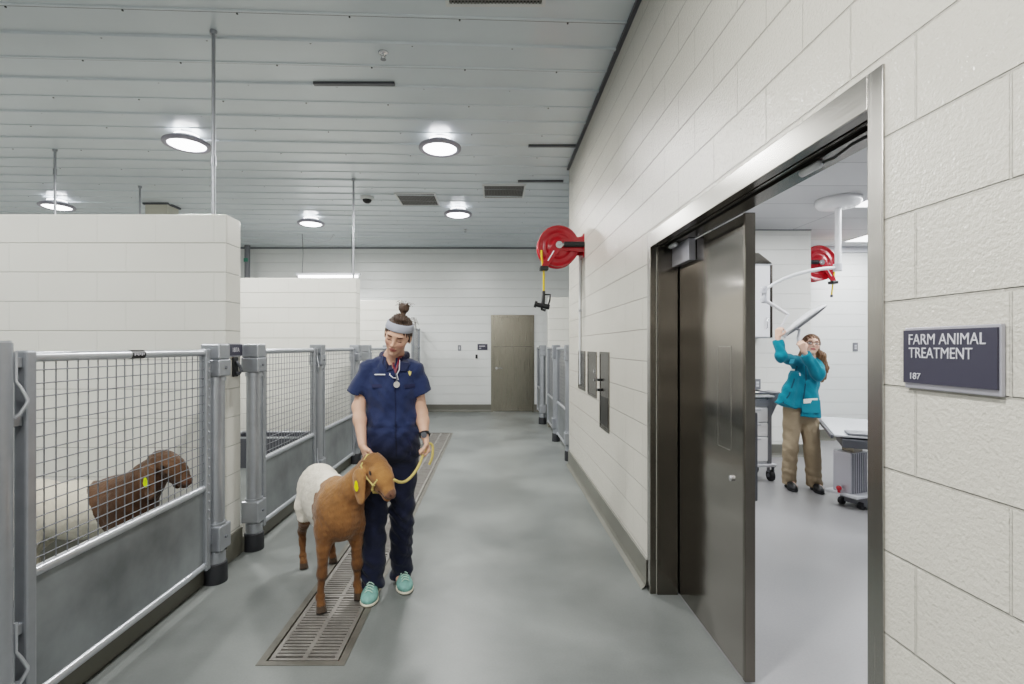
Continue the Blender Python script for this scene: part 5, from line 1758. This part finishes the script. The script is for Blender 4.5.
S.limb(at(806, 372, 5.18), pel2, 0.105, 0.11, 0.05, flat=((0, 1, 0), 1.25))
for sh, el, wr in ((shA, elA, wrA), (shB, elB, wrB)):
    S.limb(nk2 + Vector((0, 0, -0.03)), sh, 0.04, 0.045, 0.04)
    S.limb(sh, el, 0.042, 0.034, 0.02)
    S.limb(el, wr, 0.034, 0.022, 0.02)
for hp, kn, an in ((hipA, knA, anA), (hipB, knB, anB)):
    S.limb(hp, kn, 0.075, 0.048, 0.04)
    S.limb(kn, an, 0.046, 0.032, 0.03)
    S.limb(an, an + Vector((0, -0.1, -0.05)), 0.03, 0.025, 0.02)
hand(S, wrA, Vector((0.12, 0.0, 1.0)), Vector((0.75, 0.6, 0)), Vector((0.6, -0.8, 0.0)), curl=(0.8, 0.9, 0.6), thumb=0.8, sc=0.98)
hand(S, wrB, Vector((-0.35, -0.05, 0.9)), Vector((0.2, 0.95, 0)), Vector((0.9, -0.2, 0.3)), curl=(0.8, 0.9, 0.6), thumb=0.8, sc=0.98)
V, Fc = S.mesh(0.0055)
C = paint_head(V, hc2, R2, 0.96, lin(222, 180, 160), lin(196, 112, 106), lin(120, 85, 60), 'open')
sk2 = np_object('body', V, Fc, M['skin'], w2, C)
# trousers
S = SD()
S.limb(at(800.5, 404, 5.17), at(800.5, 412, 5.17), 0.115, 0.125, 0.03, flat=((1, 0, 0), 0.80))
S.limb(hipA, knA, 0.092, 0.072, 0.03); S.sleeve(knA, Vector((anA.x, anA.y + 0.01, 0.045)), 0.072, 0.068, 0.02)
S.limb(hipB, knB, 0.094, 0.076, 0.03); S.sleeve(knB, Vector((anB.x, anB.y + 0.01, 0.045)), 0.076, 0.074, 0.02)
def folds2(P, F):
    x, y, z = P[..., 0], P[..., 1], P[..., 2]
    a = np.sin(z * 42 + x * 40 + 3 * np.sin(x * 15 + z * 8)) * 0.003
    ank = np.clip((0.36 - z) / 0.2, 0, 1) * np.sin(z * 80 + x * 25) * 0.003
    return F + np.where(np.abs(F) < 0.05, a + ank, 0)
V, Fc = S.mesh(0.0075, post=folds2)
np_object('trousers', V, Fc, M['cloth_khaki'], sk2, np.tile(lin(164, 148, 126), (len(V), 1)))
# jacket
S = SD()
S.limb(at(806, 372, 5.18), at(801, 388, 5.18), 0.112, 0.118, 0.05, flat=((1, 0, 0), 0.74))
S.sleeve(at(801, 388, 5.18), at(798.5, 407.5, 5.17), 0.120, 0.150, 0.03, flat=((1, 0, 0), 0.70))
for sh in (shA, shB):
    S.limb(nk2 + Vector((0, 0.01, -0.035)), sh, 0.045, 0.055, 0.05)
S.limb(shA, elA, 0.062, 0.058, 0.04); S.sleeve(elA, at(778, 341, 5.13), 0.058, 0.046, 0.02)
S.limb(shB, elB, 0.064, 0.062, 0.04); S.sleeve(elB, at(805, 354, 4.98), 0.060, 0.048, 0.02)
# front skirts of the open jacket: right one carries the heavy pocket
S.sleeve(at(795, 376, 5.10), at(785.5, 405.5, 5.09), 0.050, 0.105, 0.05, flat=((0, 1, 0), 1.5))
S.sleeve(at(811, 385, 5.06), at(810.5, 417.5, 5.03), 0.060, 0.108, 0.03, flat=((0, 1, 0), 2.0))
S.ell(nk2 + Vector((-0.01, -0.07, 0.02)), (0.040, 0.06, 0.06), 0.01, op='s')
V, Fc = S.mesh(0.007, post=lambda P, F: F + np.where(np.abs(F) < 0.05, np.sin(P[..., 2] * 40 + P[..., 0] * 34 + 2 * np.sin(P[..., 0] * 21)) * 0.005 + np.sin(P[..., 0] * 60 - P[..., 2] * 18) * 0.003, 0))
teal = lin(14, 118, 140)
C = np.tile(teal, (len(V), 1))
jk = np_object('jacket', V, Fc, M['cloth_teal'], sk2, C)
pr2 = Probe(V, Fc)
strip_on(pr2, [(797, 366), (794, 380), (789, 395), (783, 403)], 0.014, 0.004, 'front_edge', mat('teal_shadow', srgb(6, 74, 92), 0.9), jk)
strip_on(pr2, [(806, 366), (806, 380), (804, 395), (801, 414)], 0.014, 0.004, 'front_edge', bpy.data.materials['teal_shadow'], jk)
patch(pr2, 793.3, 370, 0.05, 0.018, 'name_badge', M['paper'], jk, lift=0.012)
patch(pr2, 791.5, 361, 0.05, 0.05, 'shoulder_patch', mat('pale_blue_patch', srgb(70, 170, 200), 0.7), jk, lift=0.006)
patch(pr2, 799, 374.5, 0.016, 0.03, 'pen_clip', M['white'], jk, lift=0.012)
pk = patch(pr2, 811, 406.5, 0.17, 0.13, 'patch_pocket', M['teal_plain'], jk, lift=0.010, th=0.012)
q, n_ = pr2(810.5, 400.8, 0.004)
if q is not None:
    pap = MB().obox(q, (1, 0.1, 0.06), (0, 1, 0), (0, 0, 1), 0.15, 0.012, 0.045).build('pocket_paper', M['paper'])
    props(pap, 'folded white paper sticking out of the teal jacket pocket', 'paper')
# hair
hs = SD()
hs.ell(P2(0, -0.016, 0.040), (0.080, 0.095, 0.084), 0.02, R2)
hs.limb(P2(0.0, -0.075, 0.02), P2(0.045, -0.085, -0.10), 0.052, 0.050, 0.03)
hs.limb(P2(0.055, -0.05, 0.02), at(820.5, 356, 5.14), 0.036, 0.042, 0.03)
hs.limb(at(820.5, 356, 5.14), at(823.5, 368, 5.13), 0.046, 0.042, 0.03)
hs.limb(at(823.5, 368, 5.13), at(821.5, 380, 5.12), 0.042, 0.024, 0.03)
hs.limb(at(823.5, 368, 5.13), at(825, 378, 5.12), 0.030, 0.016, 0.02)
hs.limb(P2(-0.066, -0.01, 0.03), P2(-0.072, -0.02, -0.07), 0.018, 0.014, 0.02)
hs.ell(P2(0, 0.085, -0.028), (0.062, 0.080, 0.086), 0.012, R2, op='s')
V, Fc = hs.mesh(0.005, post=lambda P, F: F + np.where(np.abs(F) < 0.03, 0.004 * np.sin(P[..., 0] * 260 + 2 * np.sin(P[..., 2] * 30)) + 0.002 * np.sin(P[..., 1] * 300), 0))
np_object('hair', V, Fc, M['hair_light'], sk2, None)
gl = thing('eyeglasses', 'dark thin-rimmed glasses on the woman in teal', 'glasses', P2(0, 0.1, 0))
m = MB()
for sx in (-1, 1):
    m.tube([P2(sx * 0.032 + 0.023 * math.cos(a), 0.097 - 0.004 * abs(math.cos(a)), 0.001 + 0.016 * math.sin(a)) for a in [2 * math.pi * k / 20 for k in range(20)]], 0.0022, seg=6, closed=True)
m.tube([P2(-0.010, 0.099, 0.004), P2(0, 0.102, 0.006), P2(0.010, 0.099, 0.004)], 0.0018, seg=6)
m.build('rims', M['black'], gl)
m = MB()
for sx in (-1, 1):
    m.tube([P2(sx * 0.055, 0.093, 0.006), P2(sx * 0.078, 0.06, 0.008), P2(sx * 0.080, -0.005, 0.006)], 0.0018, seg=6)
m.build('temples', M['black'], gl)
shoe('shoe', (anA.x + 0.01, anA.y + 0.05, 0), (anA.x - 0.05, anA.y - 0.18, 0), M['black'], sk2, laces=False)
shoe('shoe', (anB.x + 0.01, anB.y + 0.05, 0), (anB.x - 0.05, anB.y - 0.18, 0), M['black'], sk2, laces=False)

# ================================================================== GOATS
def goat(label, center, fwd, hb, hf_, hu_, brown, white, boundary, seed, tagm, tag_side, hsc=1.25, legs=((0.0, 0.0), (0, 0), (0, 0), (0, 0)), socks=True, neck_r=1.0):
    """hb: head base (poll); hf_: muzzle direction; hu_: top-of-head direction"""
    o = thing('goat', label, 'goat', (center[0], center[1], 0))
    f = Vector((fwd[0], fwd[1], 0)).normalized(); s = Vector((-f.y, f.x, 0)); z = Vector((0, 0, 1))
    c = Vector((center[0], center[1], 0))
    T = lambda x, y, zz: c + f * x + s * y + z * zz
    Rb = np.array((f, s, z)).T
    S = SD()
    S.ell(T(-0.27, 0, 0.560), (0.165, 0.130, 0.150), 0.05, Rb)
    S.ell(T(-0.03, 0, 0.520), (0.290, 0.150, 0.178), 0.06, Rb)
    S.ell(T(0.21, 0, 0.530), (0.165, 0.125, 0.185), 0.06, Rb)
    S.ell(T(0.20, 0, 0.635), (0.13, 0.070, 0.080), 0.05, Rb)
    S.ell(T(0.30, 0, 0.500), (0.085, 0.100, 0.115), 0.05, Rb)
    for i, sy in enumerate((-1, 1)):
        dx, dy = legs[i]
        y = sy * 0.092
        S.ell(T(0.25, y * 0.95, 0.50), (0.085, 0.050, 0.130), 0.04, Rb)
        S.limb(T(0.27, y, 0.45), T(0.275 + dx * 0.3, y + dy * 0.3, 0.34), 0.052, 0.038, 0.04)
        S.limb(T(0.275 + dx * 0.3, y + dy * 0.3, 0.34), T(0.285 + dx * 0.7, y + dy * 0.7, 0.215), 0.036, 0.026, 0.02)
        S.ell(T(0.288 + dx * 0.7, y + dy * 0.7, 0.205), (0.032, 0.031, 0.036), 0.015, Rb)
        S.limb(T(0.285 + dx * 0.7, y + dy * 0.7, 0.20), T(0.28 + dx, y + dy, 0.085), 0.023, 0.019, 0.015)
        S.ell(T(0.282 + dx, y + dy, 0.078), (0.027, 0.025, 0.024), 0.012, Rb)
        S.limb(T(0.28 + dx, y + dy, 0.075), T(0.305 + dx, y + dy, 0.035), 0.021, 0.024, 0.012)
        S.sleeve(T(0.302 + dx, y + dy, 0.045), T(0.318 + dx, y + dy, 0.0), 0.024, 0.032, 0.008)
    for i, sy in enumerate((-1, 1)):
        dx, dy = legs[2 + i]
        y = sy * 0.095
        S.ell(T(-0.28, y * 0.85, 0.49), (0.115, 0.060, 0.135), 0.05, Rb)
        S.limb(T(-0.25, y, 0.44), T(-0.24 + dx * 0.2, y + dy * 0.2, 0.38), 0.070, 0.052, 0.04)
        S.limb(T(-0.24 + dx * 0.2, y + dy * 0.2, 0.37), T(-0.355 + dx * 0.6, y + dy * 0.6, 0.245), 0.048, 0.027, 0.025)
        S.ell(T(-0.365 + dx * 0.6, y + dy * 0.6, 0.24), (0.030, 0.023, 0.034), 0.014, Rb)
        S.limb(T(-0.36 + dx * 0.6, y + dy * 0.6, 0.24), T(-0.335 + dx, y + dy, 0.085), 0.024, 0.019, 0.015)
        S.ell(T(-0.335 + dx, y + dy, 0.078), (0.026, 0.024, 0.023), 0.012, Rb)
        S.limb(T(-0.335 + dx, y + dy, 0.075), T(-0.31 + dx, y + dy, 0.035), 0.021, 0.023, 0.012)
        S.sleeve(T(-0.313 + dx, y + dy, 0.045), T(-0.298 + dx, y + dy, 0.0), 0.024, 0.031, 0.008)
    S.limb(T(-0.41, 0, 0.61), T(-0.46, 0, 0.60), 0.028, 0.024, 0.02)
    S.limb(T(-0.46, 0, 0.60), T(-0.475, 0, 0.54), 0.026, 0.012, 0.02)
    # neck
    hb = Vector(hb); hf_ = Vector(hf_).normalized(); hu_ = Vector(hu_); hu_ = (hu_ - hf_ * hu_.dot(hf_)).normalized(); hs_ = hu_.cross(hf_)
    n0 = T(0.27, 0, 0.565)
    S.limb(n0, n0.lerp(hb, 0.55), 0.105 * neck_r, 0.078 * neck_r, 0.06)
    S.limb(n0.lerp(hb, 0.5), hb - hu_ * 0.01, 0.085 * neck_r, 0.068, 0.04)
    Hd = lambda x, y, zz: hb + (hf_ * x * 0.84 + hs_ * y + hu_ * zz) * hsc
    Rh = np.array((hf_, hs_, hu_)).T
    ears = []
    S.ell(Hd(0.035, 0, 0.008), tuple(hsc * q for q in (0.078, 0.056, 0.060)), 0.03, Rh)
    S.ell(Hd(0.09, 0, 0.012), tuple(hsc * q for q in (0.075, 0.046, 0.046)), 0.03, Rh)
    S.limb(Hd(0.10, 0, 0.004), Hd(0.195, 0, -0.016), 0.043 * hsc, 0.029 * hsc, 0.03)
    S.limb(Hd(0.03, 0, -0.040), Hd(0.185, 0, -0.040), 0.034 * hsc, 0.019 * hsc, 0.025)
    S.ell(Hd(0.205, 0, -0.018), tuple(hsc * q for q in (0.026, 0.029, 0.021)), 0.012, Rh)
    S.ell(Hd(0.198, 0, -0.046), tuple(hsc * q for q in (0.022, 0.022, 0.013)), 0.006, Rh)
    for sy in (-1, 1):
        S.ell(Hd(0.075, sy * 0.045, 0.028), tuple(hsc * q for q in (0.022, 0.014, 0.014)), 0.012, Rh)
        S.ell(Hd(0.073, sy * 0.052, 0.018), tuple(hsc * q for q in (0.011, 0.008, 0.009)), 0.004, Rh)
        S.ell(Hd(0.222, sy * 0.013, -0.012), tuple(hsc * q for q in (0.006, 0.005, 0.004)), 0.003, Rh, op='s')
        # long hanging ear
        down = Vector((0, 0, -1))
        out = hs_ * sy
        e0 = Hd(0.005, sy * 0.052, 0.012)
        e1_ = e0 + out * 0.026 * hsc + down * 0.055 * hsc - hf_ * 0.004
        e2_ = e1_ + out * 0.004 + down * 0.080 * hsc + hf_ * 0.022
        fl_ = out - down * out.dot(down)
        S.limb(e0, e1_, 0.030, 0.050, 0.012, flat=(fl_, 3.2))
        S.limb(e1_, e2_, 0.054, 0.036, 0.010, flat=(fl_, 3.6))
        ears.append((np.array(e0), np.array(e1_), np.array(e2_)))
        if sy == tag_side:
            ear_mid = e1_.lerp(e2_, 0.35) + fl_.normalized() * 0.021
            ear_n = fl_.normalized()
            ear_d = (e2_ - e1_).normalized()
    V, Fc = S.mesh(0.0055, zmin=0.0005)
    me_n = vnormals(V, Fc)
    V = V + me_n * (0.0035 * noise3(V, 34, seed + 8) + 0.0016 * noise3(V, 120, seed + 9))[:, None] * np.clip((V[:, 2:3] - 0.05) / 0.1, 0, 1)
    # coat colour
    L = (V - np.array(c)) @ Rb
    nz = noise3(V, 22, seed) * 0.5 + noise3(V, 60, seed + 1) * 0.3
    C = np.tile(white, (len(V), 1))
    br_m = boundary(L, nz)
    legz = (L[:, 2] < 0.36 + 0.03 * nz) if socks else np.zeros(len(V), bool)
    br_m = br_m | legz
    bcol = brown[None, :] * (1 + 0.30 * nz[:, None] + 0.12 * noise3(V, 170, seed + 5)[:, None])
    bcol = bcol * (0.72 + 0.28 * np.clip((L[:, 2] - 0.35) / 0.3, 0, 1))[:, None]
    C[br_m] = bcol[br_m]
    C[~br_m] = (white[None, :] * (1 + 0.03 * nz[:, None]))[~br_m]
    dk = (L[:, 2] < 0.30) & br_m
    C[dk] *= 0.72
    for e0_, em_, ee_ in ears:
        dmin = np.full(len(V), 9.0)
        for a_, b_ in ((e0_, em_), (em_, ee_)):
            ab_ = b_ - a_
            t_ = np.clip(((V - a_) @ ab_) / (ab_ @ ab_), 0, 1)
            dmin = np.minimum(dmin, np.linalg.norm(V - a_ - t_[:, None] * ab_, axis=1))
        inear = (dmin < 0.052) & (np.abs(((V - np.array(hb)) @ Rh)[:, 1]) > 0.062 * hsc)
        C[inear] = C[inear] * 1.0 + brown[None, :] * 0.45
    hoof = L[:, 2] < 0.040
    C[hoof] = lin(70, 58, 48)
    Q = (V - np.array(hb)) @ Rh / hsc / np.array([0.84, 1, 1])
    inh = (Q[:, 0] > -0.03) & (Q[:, 0] < 0.25) & (np.abs(Q[:, 1]) < 0.075) & (np.abs(Q[:, 2]) < 0.09)
    C[inh & (Q[:, 0] > 0.205) & (Q[:, 2] > -0.03)] = lin(98, 70, 56)
    C[inh & (Q[:, 0] > 0.15) & (np.abs(Q[:, 2] + 0.034) < 0.0035)] = lin(60, 34, 26)
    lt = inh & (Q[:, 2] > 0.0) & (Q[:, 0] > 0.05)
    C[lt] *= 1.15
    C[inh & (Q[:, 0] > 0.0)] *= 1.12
    for sy in (-1, 1):
        e_ = ((Q[:, 0] - 0.073) / 0.014) ** 2 + ((Q[:, 2] - 0.018) / 0.010) ** 2 < 1
        C[inh & e_ & (Q[:, 1] * sy > 0.045)] = np.array([0.012, 0.008, 0.005])
    C = np.clip(C, 0, 1)
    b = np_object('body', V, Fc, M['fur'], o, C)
    xx = ear_n.cross(ear_d).normalized()
    tg = MB()
    pl = []
    for k in range(20):
        a = 2 * math.pi * k / 20
        rr = (0.017, 0.030)
        pl.append(ear_mid + xx * rr[0] * math.cos(a) * (1.0 if math.sin(a) > 0 else 0.75) + ear_d * rr[1] * math.sin(a))
    tg.prism(pl, ear_n * 0.003)
    t_ = tg.build('ear_tag', tagm, b)
    MB().cyl(ear_mid - ear_d * 0.016, ear_mid - ear_d * 0.016 + ear_n * 0.007, 0.006, seg=12).build('tag_stud', tagm, t_)
    return o, b, Hd, (V, Fc)


f1 = Vector((0.537, -0.844, 0))
hb1 = at(371.5, 465, 2.82)
g1, g1b, H1, g1m = goat('white and brown goat on a lead standing on the floor drain beside the woman', (-1.055, 3.10), f1, hb1,
                        Vector((0.62, -0.48, -0.52)), Vector((0.45, -0.28, 0.80)), lin(136, 94, 56), lin(226, 219, 206),
                        lambda L, nz: (L[:, 0] > 0.105 + 0.05 * nz + 0.012 * np.sin(L[:, 2] * 90) + 0.22 * np.clip(0.60 - L[:, 2], 0, 1)), 3, M['tag'], -1,
                        legs=((0.01, -0.03), (-0.02, 0.01), (0.0, 0.0), (0.02, 0.0)))
# halter and lead: rope worn and held
prg = Probe(*g1m)
hal = thing('rope_halter', 'tan rope halter round the face of the goat on the lead', 'halter', H1(0.12, 0, 0))
m = MB()
ringp = []
for k in range(24):
    a = 2 * math.pi * k / 24
    ringp.append(H1(0.125, 0.051 * math.cos(a), -0.014 + 0.058 * math.sin(a)))
m.tube(ringp, 0.0055, seg=8, closed=True)
for k in range(0, 24, 2):
    m.ball(ringp[k], 0.0085, seg=8, rings=6)
m.tube([H1(0.125, -0.05, -0.02), H1(0.07, -0.061, -0.012), H1(0.0, -0.066, 0.01), H1(-0.03, -0.03, 0.045), H1(-0.03, 0.03, 0.045), H1(0.0, 0.066, 0.01), H1(0.07, 0.061, -0.012), H1(0.125, 0.05, -0.02)], 0.005, seg=8)
m.build('noseband', M['rope'], hal)
rp = thing('lead_rope', 'tan lead rope from the goat\'s halter up to the woman\'s left hand', 'rope', at(404, 482, 2.8))
hR = wr_r + Vector((0.018, -0.030, -0.085))
pts = [H1(0.125, 0.045, -0.045), at(393, 480, 2.74), at(399, 482, 2.76), at(405, 481.5, 2.79), at(411, 477, 2.82), at(416, 470.5, 2.85), at(420, 463, 2.89), at(423, 455, 2.91), hR + Vector((-0.012, -0.005, -0.012)), hR + Vector((0.0, 0.004, 0.03)), hR + Vector((0.012, 0.01, 0.05)), hR + Vector((0.03, 0.02, 0.03)), hR + Vector((0.03, 0.0, -0.03)), hR + Vector((0.012, -0.008, -0.075))]
def smooth_pts(p, n=5):
    out = []
    p = [Vector(q) for q in p]
    for i in range(len(p) - 1):
        a, b, c_, d_ = p[max(i - 1, 0)], p[i], p[i + 1], p[min(i + 2, len(p) - 1)]
        for k in range(n):
            t_ = k / n
            out.append(0.5 * ((2 * b) + (c_ - a) * t_ + (2 * a - 5 * b + 4 * c_ - d_) * t_ ** 2 + (-a + 3 * b - 3 * c_ + d_) * t_ ** 3))
    out.append(p[-1])
    return out
MB().tube(smooth_pts(pts), 0.0085, seg=10).build('rope', M['rope'], rp)

hb2 = at(160, 462, 3.02)
g2, g2b, H2, g2m = goat('brown headed goat with a lime ear tag inside the nearest pen', (-2.50, 2.96), Vector((1.0, 0.10, 0)), hb2,
                        Vector((0.86, -0.12, -0.40)), Vector((0.35, -0.05, 0.85)), lin(84, 61, 44), lin(205, 198, 184),
                        lambda L, nz: (L[:, 0] > 0.03 + 0.03 * nz + 0.55 * np.clip(0.71 - L[:, 2], 0, 1)) | (L[:, 2] > 0.74), 11, M['tag_green'], -1,
                        socks=False, neck_r=1.22)

# ================================================================== CAMERA, WORLD
cam = bpy.data.cameras.new('camera')
cam.sensor_width = 36.0
cam.lens = FPX * 36.0 / 1024.0
cam.shift_x = (512 - PX) / 1024.0
cam.shift_y = (PY - 342) / 1024.0
cam.clip_start = 0.05
co = bpy.data.objects.new('camera', cam)
COL.objects.link(co)
co.location = (0, 0, EYE)
co.rotation_euler = (math.radians(90), 0, 0)
SC.camera = co
w = bpy.data.worlds.new('world')
SC.world = w
w.use_nodes = True
w.node_tree.nodes['Background'].inputs[0].default_value = (0.8, 0.85, 0.9, 1)
w.node_tree.nodes['Background'].inputs[1].default_value = 0.3
SC.view_settings.view_transform = 'Filmic'
SC.view_settings.look = 'Medium High Contrast'
SC.view_settings.exposure = 0.22
SC.cycles.use_denoising = True
SC.cycles.max_bounces = 10
SC.cycles.diffuse_bounces = 6
SC.cycles.glossy_bounces = 5
SC.cycles.sample_clamp_indirect = 8
SC.cycles.caustics_reflective = False
SC.cycles.caustics_refractive = False
